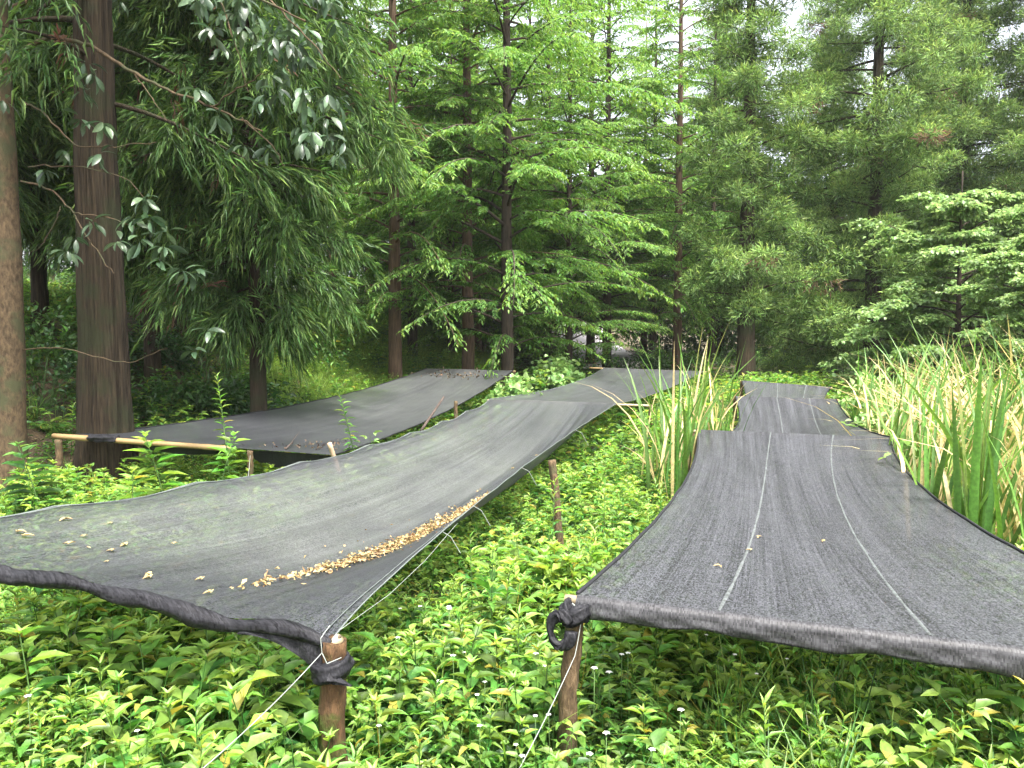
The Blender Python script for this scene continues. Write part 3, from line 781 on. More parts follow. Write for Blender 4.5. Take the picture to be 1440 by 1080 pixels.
def lat(x, y): return -(x - .3 * y) / 1.044
rg = np.random.default_rng(11)
mb = MB()
agp = lambda x, y: .10 + .22 * vnoise(x, y, 1.3, 7)
hsc = lambda x, y: 1.06 + .42 * vnoise(x, y, 1.6, 2)
scatter(mb, 9000, (-5, 5), (1.8, 4.2), ['pair', 'lance', 'trifol', 'round', 'small', 'grass', 'fern'], [3, 1.3, 4, 2.4, 5, .6, .8], (.42, .98), rg, scale=hsc, agef=agp)
scatter(mb, 16000, (-7, 8), (4.2, 9), ['pair', 'trifol', 'round', 'small', 'grass', 'lance'], [2, 3, .8, 8, .8, .7], (.5, .9), rg, filt=lambda x, y: lat(x, y) < 6.8, scale=hsc, agef=agp)
scatter(mb, 10000, (-12, 13), (9, 19), ['pair', 'trifol', 'round', 'small', 'grass'], [2.5, 3, 1.5, 4, 1], (.8, 1.4), rg, filt=lambda x, y: lat(x, y) < 7.2, scale=hsc)
scatter(mb, 150, (.7, 2.6), (2.0, 3.2), ['grass'], [1], (.9, 1.5), rg)
tag(mb.build('weeds', M['weed'], smooth=True), 'dense low green weeds growing over the ground under and between the nets', 'weeds', kind='stuff')
mb = MB()
scatter(mb, 8500, (-16, 0), (7, 24), ['pair', 'trifol', 'small', 'lance', 'grass', 'fern'], [2, 2, 4, .6, 1.0, .8], (.7, 1.5), rg, filt=lambda x, y: (lat(x, y) > 6.2) & (vnoise(x, y, 1.1, 5) > -.45))
tag(mb.build('bank_weeds', M['weed']), 'leafy weeds and ferns covering the bank behind the third net', 'weeds', kind='stuff')
mb = MB()
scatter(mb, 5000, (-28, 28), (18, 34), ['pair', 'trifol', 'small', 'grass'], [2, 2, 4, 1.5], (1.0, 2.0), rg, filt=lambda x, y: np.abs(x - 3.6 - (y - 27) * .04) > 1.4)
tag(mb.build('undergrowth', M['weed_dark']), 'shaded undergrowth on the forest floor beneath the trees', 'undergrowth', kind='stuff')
mb = MB()
scatter(mb, 5200, (-9, 0), (13, 26), ['grass'], [1], (1.0, 1.9), rg, filt=lambda x, y: (lat(x, y) > 6.4) & (x > -.34 * y))
tag(mb.build('grass', M['grass']), 'bright long grass on the bank behind the third net', 'grass', kind='stuff')
# leaf litter on the bank
mb = MB(); n = 9000; x = rg.uniform(-14, -2, n); y = rg.uniform(6.5, 17, n); ok = lat(x, y) > 5.8; x, y = x[ok], y[ok]; n = len(x)
mb.leaves(T_flat, np.stack([x, y, gh(x, y) + .015], 1), np.stack([rg.normal(size=n), rg.normal(size=n), rg.normal(0, .2, n)], 1), UP + jit(rg, n, .35), rg.uniform(.05, .1, n), .035, rg.random(n), rg.random(n))
tag(mb.build('leaf_litter', M['brownleaf']), 'brown dead leaves scattered on the bank behind the trunks', 'leaf litter', kind='stuff')

# individual herbs that stand out
def herb(px, py_base, d, h, kind, label, seed, mat='weed', sc=1.0):
    p = pw(px, py_base, d); z = float(gh(p[0], p[1]))
    rg = np.random.default_rng(seed); lf, st = weed_parts(rg, kind, h)
    root = empty('weed_plant', (p[0], p[1], z), label, 'plant', 'tall weeds that stand out')
    root.scale = (sc, sc, 1)
    lf.build('leaves', M[mat], root); st.build('stem', M['stem'], root)
    return root
herb(775, 760, 4.7, .72, 'lance', 'tall narrow-leaved weed right in front of the leaning bare post', 1)
herb(690, 800, 3.6, .62, 'pair', 'tall pale-tipped weed rising left of the leaning bare post', 2)
herb(640, 860, 3.1, .5, 'pair', 'bright-topped weed beneath the leafy trough edge of the left net', 3)
herb(50, 960, 2.75, .52, 'pair', 'broad-leaved bright weed at the left edge below the rolled hem', 4, sc=1.3)
herb(238, 690, 6.2, .88, 'pair', 'bright broad-leaved weed standing before the foot of the thick trunk', 5, sc=1.5)
herb(300, 690, 6.4, .80, 'pair', 'bushy weed between the thick trunk and the short brown post', 6, sc=1.4)
herb(185, 700, 5.6, .66, 'pair', 'low bright weed peeping over the back edge of the left net', 7, sc=1.4)
herb(508, 640, 7.3, 1.36, 'lance', 'very tall feathery weed growing through the gap by the third net', 8)
herb(325, 660, 6.8, 1.28, 'lance', 'tall narrow-leaved weed over the right end of the yellow bamboo pole', 9, sc=1.2)
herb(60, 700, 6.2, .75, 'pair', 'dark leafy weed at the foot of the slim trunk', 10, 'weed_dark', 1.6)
herb(1080, 1075, 2.35, .44, 'lance', 'spiky bright weed under the hem of the right net', 12)
herb(840, 1060, 2.2, .40, 'pair', 'light green weed right of the looped corner post', 13)
herb(1262, 660, 5.9, .86, 'round', 'pale round-leaved sprig reaching over the right net edge', 14, 'pale')
herb(536, 660, 7.6, .66, 'trifol', 'small pale weed in the gap behind the left net edge', 15, 'pale')

for i_, (px, py, d, h, kd) in enumerate(((705, 840, 3.5, .56, 'lance'), (742, 800, 4.0, .55, 'pair'), (728, 890, 3.1, .5, 'lance'), (660, 930, 2.8, .46, 'pair'), (850, 700, 5.4, .5, 'lance'), (880, 740, 5.0, .45, 'pair'), (610, 950, 2.7, .44, 'lance'), (665, 800, 3.9, .55, 'lance'), (820, 760, 4.6, .5, 'lance'), (560, 930, 2.85, .42, 'pair'), (760, 950, 2.8, .45, 'pair'))):
    o = herb(px, py, d, h, kd, 'tall leafy weed among others in the strip between the left and right nets', 500 + i_); o['group'] = 'tall weeds in the strip between the nets'

for i_, (px, py, d, sc_) in enumerate(((210, 950, 2.9, 1.7), (270, 960, 2.85, 1.9), (330, 965, 2.8, 1.6), (390, 975, 2.75, 1.9), (430, 960, 2.9, 1.5), (150, 930, 3.1, 1.8), (90, 920, 3.2, 1.6), (300, 930, 3.1, 1.8), (360, 940, 3.0, 1.7), (240, 925, 3.2, 1.7))):
    o = herb(px, py, d, .43, 'pair', 'broad-leaved weed in the shade under the rolled hem of the left net', 600 + i_, sc=sc_); o['group'] = 'broad-leaved weeds shaded by the left net'

# white flowers
def flower_proto():
    root = empty('wildflower', (0, 0, 0), 'tiny white wildflower among the foreground weeds', 'flower', 'tiny white wildflowers in the weeds')
    mb = MB(); az = np.arange(5) * 2 * math.pi / 5
    mb.leaves(T_round, np.zeros((5, 3)) + [0, 0, .12], np.stack([np.cos(az), np.sin(az), np.full(5, .25)], 1), UP, .011, .008, .5, .5)
    mb.build('petals', M['flower'], root)
    mb = MB(); mb.tube([(0, 0, -.12), (.004, 0, 0), (0, 0, .12)], .0012, 4); mb.build('stem', M['stem'], root)
    return root
fp = flower_proto(); rg = np.random.default_rng(5); k = 0
while k < 70:
    x, y = rg.uniform(-1.8, 2.2), rg.uniform(2.0, 3.9)
    if vnoise(np.array(x), np.array(y), 2.2, 3) < -.1: continue
    z = float(gh(x, y)) + rg.uniform(.20, .30)
    if z + .14 > float(ceiling(np.array([x]), np.array([y]))[0]): continue
    if k == 0: fp.location = (x, y, z); fp.scale = (1.1, 1.1, 1.1)
    else: copy_tree(fp, (x, y, z), rg.uniform(0, 6), rg.uniform(.8, 1.4))
    k += 1

# ------------------------------------------------------------------ litter and leaves on the left net
rg = np.random.default_rng(21)
mb = MB(); n = 2000
v = np.clip(rg.beta(2.3, 1.7, n) * .47 + .03, 0, 1); du = rg.normal(0, 1, n) * (.003 + .0115 * np.sin(np.clip((v - .03) / .5, 0, 1) * math.pi)) * .9
du = np.where(rg.random(n) < .07, du * 5, du); uc = .725 + .02 * np.sin(v * 3) + .0 * v
P = lp_[0].P(np.clip(uc + du, 0, 1), v); P[:, 2] += rg.uniform(.004, .022, n)
mb.leaves(T_flat, P, np.stack([rg.normal(size=n), rg.normal(size=n), rg.normal(0, .35, n)], 1), UP + jit(rg, n, .5), rg.uniform(.012, .05, n) * rg.uniform(.6, 1, n), rg.uniform(.006, .02, n), rg.random(n), rg.random(n) ** .8)
tag(mb.build('dry_leaves', M['litter']), 'long strip of dry tan leaves lying in the trough of the left net', 'dry leaves', kind='stuff')
def leaf_proto():
    mb = MB(); mb.leaves(T_ovate, [[0, 0, 0]], [[1, .2, .15]], UP, .045, .022, .5, .85); mb.leaves(T_ovate, [[.01, 0, 0]], [[-.6, 1, .2]], UP, .035, .02, .2, .7)
    return tag(mb.build('fallen_leaf', M['litter']), 'small curled yellow leaf lying alone on the left net', 'leaf', 'single fallen leaves on the left net')
lfp = leaf_proto()
spots = [(.16, .05), (.2, .045), (.26, .07), (.33, .055), (.36, .075), (.375, .06), (.30, .05), (.56, .035), (.575, .03), (.63, .05), (.72, .025), (.44, .04), (.13, .09), (.40, .10), (.22, .1), (.86, .55), (.9, .6), (.7, .62), (.75, .7), (.82, .5)]
for i_, (u_, v_) in enumerate(spots):
    p = lp_[0].P(np.array([u_]), np.array([v_]))[0] + [0, 0, .008]
    if i_ == 0: lfp.location = p
    else: copy_tree(lfp, p, rg.uniform(0, 6), rg.uniform(.5, 1.1))
for i_, (u_, v_) in enumerate([(.30, .27), (.28, .20), (.22, .12), (.5, .3)]):
    p = rp[0].P(np.array([u_]), np.array([v_]))[0] + [0, 0, .008]
    o = copy_tree(lfp, p, rg.uniform(0, 6), .7, 'small dead leaf lying on the seamed right net'); o['group'] = 'single dead leaves on the right net'
# twig and debris on third net
def twig(pts, r, label, nm='twig'):
    o0 = np.array(pts[0]); mb = MB(); mb.tube(np.array(pts) - o0, np.linspace(r, r * .4, len(pts)), 5); o = mb.build(nm, M['stick']); o.location = o0
    return tag(o, label, 'twig')
def onC(u, v, dz=.01): return cp[0].P(np.array([u]), np.array([v]))[0] + [0, 0, dz]
twig([onC(.8, .02), onC(.76, .06, .05), onC(.66, .12, .03), onC(.6, .17, .09)], .008, 'thin bent twig lying across the third net')
mb = MB(); n = 70; uu = .82 + rg.normal(0, .07, n); vv = .03 + np.abs(rg.normal(0, .05, n))
P = cp[0].P(np.clip(uu, 0, 1), vv); P[:, 2] += .015
mb.leaves(T_flat, P, jit(rg, n, 1), UP + jit(rg, n, .5), .035, .02, rg.random(n), rg.random(n) * .3)
n = 110; uu = .45 + rg.normal(0, .2, n); vv = .93 + rg.normal(0, .02, n); P = cp[0].P(np.clip(uu, 0, 1), np.clip(vv, 0, 1)); P[:, 2] += .015
mb.leaves(T_flat, P, jit(rg, n, 1), UP + jit(rg, n, .5), .06, .035, rg.random(n), rg.random(n) * .7)
tag(mb.build('dead_leaves', M['brownleaf']), 'brown leaf scraps scattered on the third net', 'dead leaves', kind='stuff')

# ------------------------------------------------------------------ reeds
def reeds(x, y, nb, hmin, hmax, straw, spread, label, seed, wd=.022, group='clumps of tall reeds', away=False, stiff=1.0):
    rg = np.random.default_rng(seed); mb = MB(); K = 8
    for i_ in range(nb):
        az = rg.uniform(-1.5, 1.5) if away and rg.random() < .93 else rg.uniform(0, 6.3); L = rg.uniform(hmin, hmax); b = rg.normal(0, spread, 2); st = rg.random() < straw
        bend = rg.uniform(.1, .5) * (1.6 if st else .8); lean = rg.uniform(.0, .25)
        lean *= stiff; bend *= stiff; t = np.linspace(0, 1, K); out = L * (lean * t + bend * t ** 2.6); zz = L * (t - (.35 * bend * (1.4 if st else .5)) * t ** 3.2)
        c = np.stack([b[0] + np.cos(az) * out, b[1] + np.sin(az) * out, zz], 1)
        ww = wd * rg.uniform(.6, 1.25) * np.array([.75, 1, 1, .95, .85, .65, .4, .03]); ta = az + math.pi / 2 + rg.normal(0, .6) + t * rg.normal(0, .8)
        s = np.stack([np.cos(ta), np.sin(ta), 0 * t], 1) * ww[:, None] / 2; f = np.stack([np.cos(ta + 1.57), np.sin(ta + 1.57), 0 * t], 1) * (ww * .18)[:, None]
        V = np.stack([c - s + f, c, c + s + f], 1); i = np.arange(K - 1)[:, None] * 3; j = np.arange(2)[None]
        base = rg.uniform(.62, 1) if st else rg.uniform(0, .45)
        ag = np.repeat(np.clip(base + (np.linspace(0, .25, K - 1) if rg.random() < .4 else 0 * np.arange(K - 1)), 0, 1), 2)
        mb.add(V, np.stack([i + j, i + j + 1, i + 3 + j + 1, i + 3 + j], -1), None, rg.random(), ag)
    o = mb.build('reed_clump', M['reed']); o.location = (x, y, float(gh(x, y)) - .02)
    return tag(o, label, 'reeds', group)
rg = np.random.default_rng(31)
def netR(y):   # right border of the right net at depth y
    e = np.concatenate([p.P(np.ones(30), np.linspace(0, 1, 30)) for p in rp]); return np.interp(y, e[:, 1], e[:, 0])
tall = pw(1352, 700, 4.3)
reeds(float(netR(4.5)) + .16, 4.5, 13, 1.25, 1.92, .05, .06, 'tallest bright green reed clump with a blade spearing above the rest', 300, .05, stiff=.35)
reeds(float(netR(4.3)) + .5, 4.3, 9, 1.1, 1.4, .1, .07, 'green reed clump right of the tallest spearing clump', 301, .045, stiff=.6)
reeds(float(netR(5.1)) + .18, 5.1, 9, 1.0, 1.4, .15, .06, 'green reeds leaning left over the right net edge', 302, .042, stiff=.7)
q = 0
for row, off in enumerate((.26, .6, .95, 1.5, 2.1)):
    for y in np.arange(4.6 + .2 * row, 10.2, .62):
        x = float(netR(y)) + off + rg.normal(0, .1) - (.12 if y < 0 else 0)
        if x > .78 * y + .5: continue
        h = 1.42 + .12 * rg.normal() + .1 * row
        reeds(x, y + rg.normal(0, .12), 28, .55 * h, 1.18 * h, .38 if row == 0 else .66, .10, 'mixed green and straw coloured reed clump in the bed along the right net', 310 + q, .033, 'reed clumps along the right net', off < .6); q += 1
for i_, (px, d, h, st) in enumerate(((925, 7.6, 1.25, .3), (948, 7.2, 1.65, .15), (965, 7.8, 1.7, .2), (985, 8.2, 1.5, .4), (1002, 8.8, 1.5, .5), (1015, 9.6, 1.5, .3))):
    p = pw(px, 650, d)
    reeds(p[0], p[1], 24, .5 * h, 1.15 * h, st, .11, ['short reed clump beside the reddish brown post', 'fresh green reed clump standing left of the right net', 'tall green reed clump in the middle of the gap between nets',
          'yellowing reed clump touching the pole end of the right net', 'straw tipped reed clump left of the middle bay of the right net', 'farthest reed clump in the gap before the cedar trunk'][i_], 400 + i_, .030, stiff=.75)

# ------------------------------------------------------------------ bushes
def bush(x, y, rx, ry, h, n, tplt, L, W, mat, label, seed, name='bush', group=None, z0=.0, ag0=.0):
    rg = np.random.default_rng(seed); root = empty(name, (x, y, float(gh(x, y))), label, 'bush', group)
    mb = MB(); nc = max(6, n // 60); az = rg.uniform(0, 6.3, nc); el = np.arcsin(rg.uniform(0, 1, nc)); rr = rg.uniform(.55, 1, nc)
    C = np.stack([np.cos(az) * np.cos(el) * rx * rr, np.sin(az) * np.cos(el) * ry * rr, z0 + (h - z0) * (.15 + .85 * np.sin(el) * rr)], 1)
    ci = rg.integers(0, nc, n); off = rg.normal(0, 1, (n, 3)) * [rx * .22, ry * .22, h * .10]
    P = C[ci] + off; P[:, 2] = np.maximum(P[:, 2], .03)
    d = nrm(P * [1, 1, .3]) + jit(rg, n, .6); d[:, 2] -= .2
    Ls = L * rg.uniform(.6, 1.2, n)
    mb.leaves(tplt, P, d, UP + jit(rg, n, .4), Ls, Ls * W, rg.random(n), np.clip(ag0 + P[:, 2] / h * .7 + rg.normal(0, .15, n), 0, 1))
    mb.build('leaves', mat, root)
    st = MB()
    for q in range(min(nc, 24)): st.tube([(rg.normal(0, .05), rg.normal(0, .05), -.02), C[q] * [.45, .45, .6], C[q]], [.008, .006, .003], 4, cap=False)
    st.build('stems', M['stem'], root)
    return root
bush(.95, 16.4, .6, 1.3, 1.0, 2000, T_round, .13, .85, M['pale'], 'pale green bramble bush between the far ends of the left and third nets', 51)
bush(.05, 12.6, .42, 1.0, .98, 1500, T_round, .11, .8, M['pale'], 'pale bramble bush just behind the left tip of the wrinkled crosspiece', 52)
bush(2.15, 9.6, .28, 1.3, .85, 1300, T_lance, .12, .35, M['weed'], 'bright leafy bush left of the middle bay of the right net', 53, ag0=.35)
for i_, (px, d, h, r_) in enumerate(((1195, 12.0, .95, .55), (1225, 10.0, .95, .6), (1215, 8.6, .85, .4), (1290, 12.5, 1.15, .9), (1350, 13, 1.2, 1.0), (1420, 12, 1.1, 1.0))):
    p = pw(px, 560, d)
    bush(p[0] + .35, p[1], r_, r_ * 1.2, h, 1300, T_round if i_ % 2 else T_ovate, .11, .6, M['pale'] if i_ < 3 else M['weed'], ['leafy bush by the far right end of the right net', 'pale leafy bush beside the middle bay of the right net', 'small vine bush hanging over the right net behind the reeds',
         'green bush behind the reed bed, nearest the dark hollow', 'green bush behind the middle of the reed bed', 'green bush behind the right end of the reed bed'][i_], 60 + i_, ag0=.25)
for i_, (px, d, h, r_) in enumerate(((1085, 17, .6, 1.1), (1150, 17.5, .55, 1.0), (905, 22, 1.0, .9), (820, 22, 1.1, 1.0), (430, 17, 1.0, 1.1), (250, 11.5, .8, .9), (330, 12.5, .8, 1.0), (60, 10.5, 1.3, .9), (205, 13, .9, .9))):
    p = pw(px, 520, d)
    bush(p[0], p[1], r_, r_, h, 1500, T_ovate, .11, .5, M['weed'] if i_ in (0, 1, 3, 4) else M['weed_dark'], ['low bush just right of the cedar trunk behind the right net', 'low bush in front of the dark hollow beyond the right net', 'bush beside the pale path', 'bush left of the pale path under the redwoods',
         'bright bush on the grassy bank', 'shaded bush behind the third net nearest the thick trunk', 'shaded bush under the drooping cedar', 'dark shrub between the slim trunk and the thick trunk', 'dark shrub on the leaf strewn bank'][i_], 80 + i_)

# ------------------------------------------------------------------ trees
def limb(mb, pts, r0, r1, n=6):
    mb.tube(pts, np.linspace(r0, r1, len(pts)), n, cap=False)

def trunk(mb, H, r, rg, n=16, flare=1.3, lean=(0, 0), k=40, lump=.03, ridge=0):
    t = np.linspace(0, 1, k) ** 1.3; z = H * t - .15
    pts = np.stack([lean[0] * z + .008 * np.sin(z * 1.3), lean[1] * z, z], 1)
    rad = r * (1 - .85 * t) * (1 + (flare - 1) * np.exp(-np.maximum(z, 0) / (r * 2.2)))
    mb.tube(pts, rad, n, lump=lump, rng=rg, ridge=ridge)

def redwood(seed, H=15, r0=.15, zlo=2.0, Lmax=3.4, step=.15):
    rg = np.random.default_rng(seed); tk, cr = MB(), MB()
    trunk(tk, H, r0, rg)
    zs = np.arange(zlo, H * .96, step)
    for i_, z in enumerate(zs):
        az = i_ * 2.399 + rg.normal(0, .35); f = z / H
        L = Lmax * min(1, .62 + (z - zlo) / 7) * (1 - f ** 1.7) * rg.uniform(.6, 1.15) + .25
        el = R(rg.uniform(4, 30) + 16 * f); dr = rg.uniform(.35, .7); K = 9; t = np.linspace(0, 1, K)
        hd = np.array([math.cos(az), math.sin(az)]); rr = L * t; bow = rg.normal(0, .08) * L * t ** 2
        pts = np.stack([hd[0] * rr - hd[1] * bow, hd[1] * rr + hd[0] * bow, z + L * (math.tan(el) * t - dr * t ** 2)], 1)
        limb(tk, pts, .008 + .007 * L, .003, 5)
        ns = int(L / .062); ts = np.linspace(.14, 1, ns) + rg.normal(0, .01, ns); ts = np.clip(ts, 0, 1)
        P0 = np.stack([np.interp(ts, t, pts[:, c_]) for c_ in range(3)], 1); tan = nrm(np.stack([np.interp(ts, t, np.gradient(pts[:, c_], t)) for c_ in range(3)], 1))
        side = nrm(np.cross(tan, UP)); sg = np.where(np.arange(ns) % 2 == 0, 1., -1.)
        ls = (.12 + .30 * L * (1 - ts) ** .7 * (.55 + .45 * np.sin(ts * 5 + i_))) * rg.uniform(.6, 1.2, ns); ls = np.minimum(ls, 1.0)
        ds = nrm(tan * .75 + side * (sg * rg.uniform(.6, 1, ns))[:, None] + UP * (-.16 + rg.normal(0, .14, ns))[:, None])
        nb = np.maximum(3, (ls / .036).astype(int)); idx = np.repeat(np.arange(ns), nb)
        qn = np.concatenate([np.linspace(.08, 1, q_) for q_ in nb]); m = len(idx)
        Pb = P0[idx] + ds[idx] * (ls[idx] * qn)[:, None]; Pb[:, 2] -= .22 * ls[idx] * qn ** 2
        sb = np.where(rg.random(m) < .5, 1., -1.); s2 = nrm(np.cross(ds[idx], UP))
        db = ds[idx] * .75 + s2 * (sb * .85)[:, None] - UP * rg.uniform(.05, .55, m)[:, None] + jit(rg, m, .12)
        Lb = rg.uniform(.09, .16, m) * (1 - .3 * qn)
        cr.leaves(T_feather, Pb, db, UP + jit(rg, m, .3), Lb, Lb * .36, rg.random(m), np.clip(.25 + .45 * ts[idx] * (.5 + .5 * qn) + .15 * f + rg.normal(0, .12, m), 0, 1))
    return tk, cr

def cedar(seed, H=13, r0=.22, zlo=1.0, Lmax=1.9, step=.16, sL=.16, sW=.11, droop=.5, per=14, sub=11, prof=None, dead=.03, upt=.35, trunkn=16, flare=1.3, lump=.03, subL=.34, zmaxfull=99, puff=0, ridge=0):
    rg = np.random.default_rng(seed); tk, cr = MB(), MB()
    trunk(tk, H, r0, rg, n=trunkn, flare=flare, lump=lump, ridge=ridge, k=70 if ridge else 40)
    zs = np.arange(zlo, H * .97, step)
    for i_, z in enumerate(zs):
        if z > zmaxfull and i_ % 2: continue
        az = i_ * 2.399 + rg.normal(0, .4); f = (z - zlo) / (H - zlo)
        pf = prof(f) if prof else min(1, .7 + f * 2) * (1 - f ** 2.0)
        L = Lmax * pf * rg.uniform(.65, 1.15) + .2; K = 8; t = np.linspace(0, 1, K); hd = np.array([math.cos(az), math.sin(az)])
        el = rg.uniform(-.1, .3); pts = np.stack([hd[0] * L * t, hd[1] * L * t, z + L * (el * t - .45 * droop * t ** 2 + .12 * t ** 4)], 1)
        limb(tk, pts, .012 + .012 * L, .004, 5)
        if puff:
            npf = max(2, int(L * 2.9)); tp = np.linspace(.35, 1, npf) + rg.normal(0, .05, npf); C = np.stack([np.interp(tp, t, pts[:, c_]) for c_ in range(3)], 1) + jit(rg, npf, .16)
            rad = rg.uniform(.22, .46, npf); ix = np.repeat(np.arange(npf), puff); m = len(ix); v = nrm(jit(rg, m, 1) + UP * .35)
            r_ = rg.uniform(.35, 1, m); P = C[ix] + v * (rad[ix] * r_)[:, None] * [1.15, 1.15, .8]
            d = v * .8 + jit(rg, m, .35) + UP * .05 - UP * .3 * (rad[ix] > .3)[:, None]; Ls = sL * rg.uniform(.5, 1.1, m)
            isd = (rg.random(npf) < dead)[ix] & (v[:, 2] < .3)
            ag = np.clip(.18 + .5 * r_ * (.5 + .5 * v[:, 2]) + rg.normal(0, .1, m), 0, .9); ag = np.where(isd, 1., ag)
            cr.leaves(T_needle, P, d, jit(rg, m, 1), Ls, Ls * sW, rg.random(m), ag)
            continue
        ns = max(4, int(L * sub)); ts = rg.uniform(.25, 1, ns) ** .75
        P0 = np.stack([np.interp(ts, t, pts[:, c_]) for c_ in range(3)], 1) + jit(rg, ns, .10) * (.5 + L * .35)
        ax = nrm(np.array([hd[0], hd[1], 0]) * rg.uniform(.4, 1, ns)[:, None] + jit(rg, ns, .55) + UP * (upt - droop * rg.uniform(.5, 1.5, ns))[:, None])
        sl_ = subL * rg.uniform(.6, 1.25, ns); isd = rg.random(ns) < dead
        idx = np.repeat(np.arange(ns), per); m = len(idx); q = np.tile(np.linspace(0, 1, per), ns)
        Pq = P0[idx] + ax[idx] * (sl_[idx] * q)[:, None]; Pq[:, 2] -= droop * .35 * sl_[idx] * q ** 2
        rv = jit(rg, m, 1); rv = nrm(rv - ax[idx] * (rv * ax[idx]).sum(1)[:, None])
        d = ax[idx] * .85 + rv * .6 - UP * (droop * .5 * q)[:, None]
        Ls = sL * rg.uniform(.6, 1.2, m)
        ag = np.clip(.2 + .4 * ts[idx] * (.4 + .6 * q) + rg.normal(0, .13, m) + .15 * f, 0, .9); ag = np.where(isd[idx], 1.0, ag)
        cr.leaves(T_needle, Pq, d, rv + UP * .5, Ls, Ls * sW, rg.random(m), ag)
    return tk, cr

def maple(seed, H=5, r0=.09, zlo=.6, Lmax=2.2, layers=26, nl=420, lsz=.07):
    rg = np.random.default_rng(seed); tk, cr = MB(), MB()
    trunk(tk, H, r0, rg, n=10)
    for i_ in range(layers):
        f = i_ / (layers - 1); z = zlo + (H - zlo) * f; az = i_ * 2.399 + rg.normal(0, .3)
        L = Lmax * (1 - .75 * f ** 2) * rg.uniform(.45, 1.15); el = .3 + .3 * f + rg.normal(0, .18); K = 7; t = np.linspace(0, 1, K); hd = np.array([math.cos(az), math.sin(az)])
        pts = np.stack([hd[0] * L * t, hd[1] * L * t, z * .85 + L * (el * t - .35 * t ** 2)], 1); limb(tk, pts, .012 + .006 * L, .004, 5)
        nt_ = 16
        ts = rg.uniform(.3, 1, nt_); P0 = np.stack([np.interp(ts, t, pts[:, c_]) for c_ in range(3)], 1); sd = np.array([-hd[1], hd[0], 0])
        tw = nrm(np.append(hd, 0) * .8 + sd * rg.normal(0, .9, nt_)[:, None]); lt = rg.uniform(.2, .6, nt_) * (.4 + .3 * L)
        ix = rg.integers(0, nt_, nl); q = rg.random(nl); P = P0[ix] + tw[ix] * (lt[ix] * q)[:, None] + jit(rg, nl, 1) * [.07, .07, .022]; P[:, 2] -= .18 * lt[ix] * q ** 2
        d = tw[ix] + jit(rg, nl, .7); d[:, 2] -= .25; Ls = lsz * rg.uniform(.6, 1.15, nl)
        cr.leaves(T_round, P, d, UP + jit(rg, nl, .25), Ls, Ls * .75, rg.random(nl), np.clip(.25 + .4 * f + .3 * q + rg.normal(0, .15, nl), 0, 1))
    return tk, cr

def tree(name, parts, bark, leaf, px, d, label, s=1.0, rz=0, xoff=0, group=None, scale=None):
    p = pw(px, 520, d); x = p[0] + xoff
    root = empty(name, (x, p[1], float(gh(x, p[1]))), label, 'tree', group)
    root.rotation_euler = (0, 0, rz); root.scale = (s, s, s)
    tk, cr = parts
    tk.build('trunk', bark, root); cr.build('crown', leaf, root)
    return root
def again(root, px, d, rz, s, label):
    p = pw(px, 520, d)
    return copy_tree(root, (p[0], p[1], float(gh(p[0], p[1]))), rz, s, label)

G1 = 'redwood trees with feathery bright green sprays'
ra = tree('redwood_tree', redwood(1, 15, .155, 2.0, 4.0), M['bark_red'], M['redwood'], 658, 18.0, 'redwood tree with the straight bare reddish trunk behind the third net', group=G1)
rb = tree('redwood_tree', redwood(2, 14.5, .145, 1.2, 4.4, .13), M['bark_dark'], M['redwood'], 713, 16.6, 'redwood tree with a dark trunk and wide bright sprays reaching right, beside the bramble', group=G1)
again(ra, 556, 17.2, 2.1, 1.02, 'redwood tree with a dark trunk nearest the drooping cedar')
again(rb, 853, 23.0, 1.2, 1.0, 'redwood tree whose slim trunk stands at the end of the left net by the path')
again(ra, 952, 23.5, 4.0, 1.0, 'redwood tree with a dark trunk right of the pale path')
again(rb, 800, 20.5, 3.3, .78, 'smaller redwood tree with low sprays just left of the path')
G2 = 'redwood trees standing in the back rows'
for i_, (px, d, rz, s) in enumerate(((635, 24, .5, .95), (672, 26, 1.9, .9), (600, 28, 4.4, 1.05), (470, 25, 2.6, 1.0), (745, 29, 5.2, 1.05), (520, 31, .2, 1.1), (700, 34, 3.9, 1.1), (905, 33, 2.2, .95), (1000, 30, 5.6, 1.0))):
    o = again(ra if i_ % 2 else rb, px, d, rz, s, ['thin dark redwood just left of the bare reddish trunk, in the back row', 'thin dark redwood just right of the bare reddish trunk, in the back row', 'redwood in the back row between two dark front trunks', 'redwood in the back row behind the drooping cedar', 'redwood in the back row behind the wide-sprayed redwood',
        'redwood deep in the wood behind the grassy bank', 'redwood deep in the wood above the third net', 'redwood standing far back beside the path', 'redwood far back left of the cedar trunk'][i_]); o['group'] = G2
for i_, (px, d, rz, s) in enumerate(((580, 22, 1.0, 1.0), (770, 26, 3.0, 1.1), (830, 29, .7, 1.15), (918, 30, 4.1, 1.05), (640, 32, 2.5, 1.1))):
    o = again(rb, px, d, rz, s, ['redwood behind the dark trunk nearest the drooping cedar', 'redwood behind the path bramble, with sprays hiding its trunk', 'redwood whose crown closes the gap above the path', 'redwood whose crown fills the gap left of the stout cedar trunk', 'very tall redwood deep behind the bare reddish trunk', 'redwood just behind the reeds in the gap'][i_]); o['group'] = G2

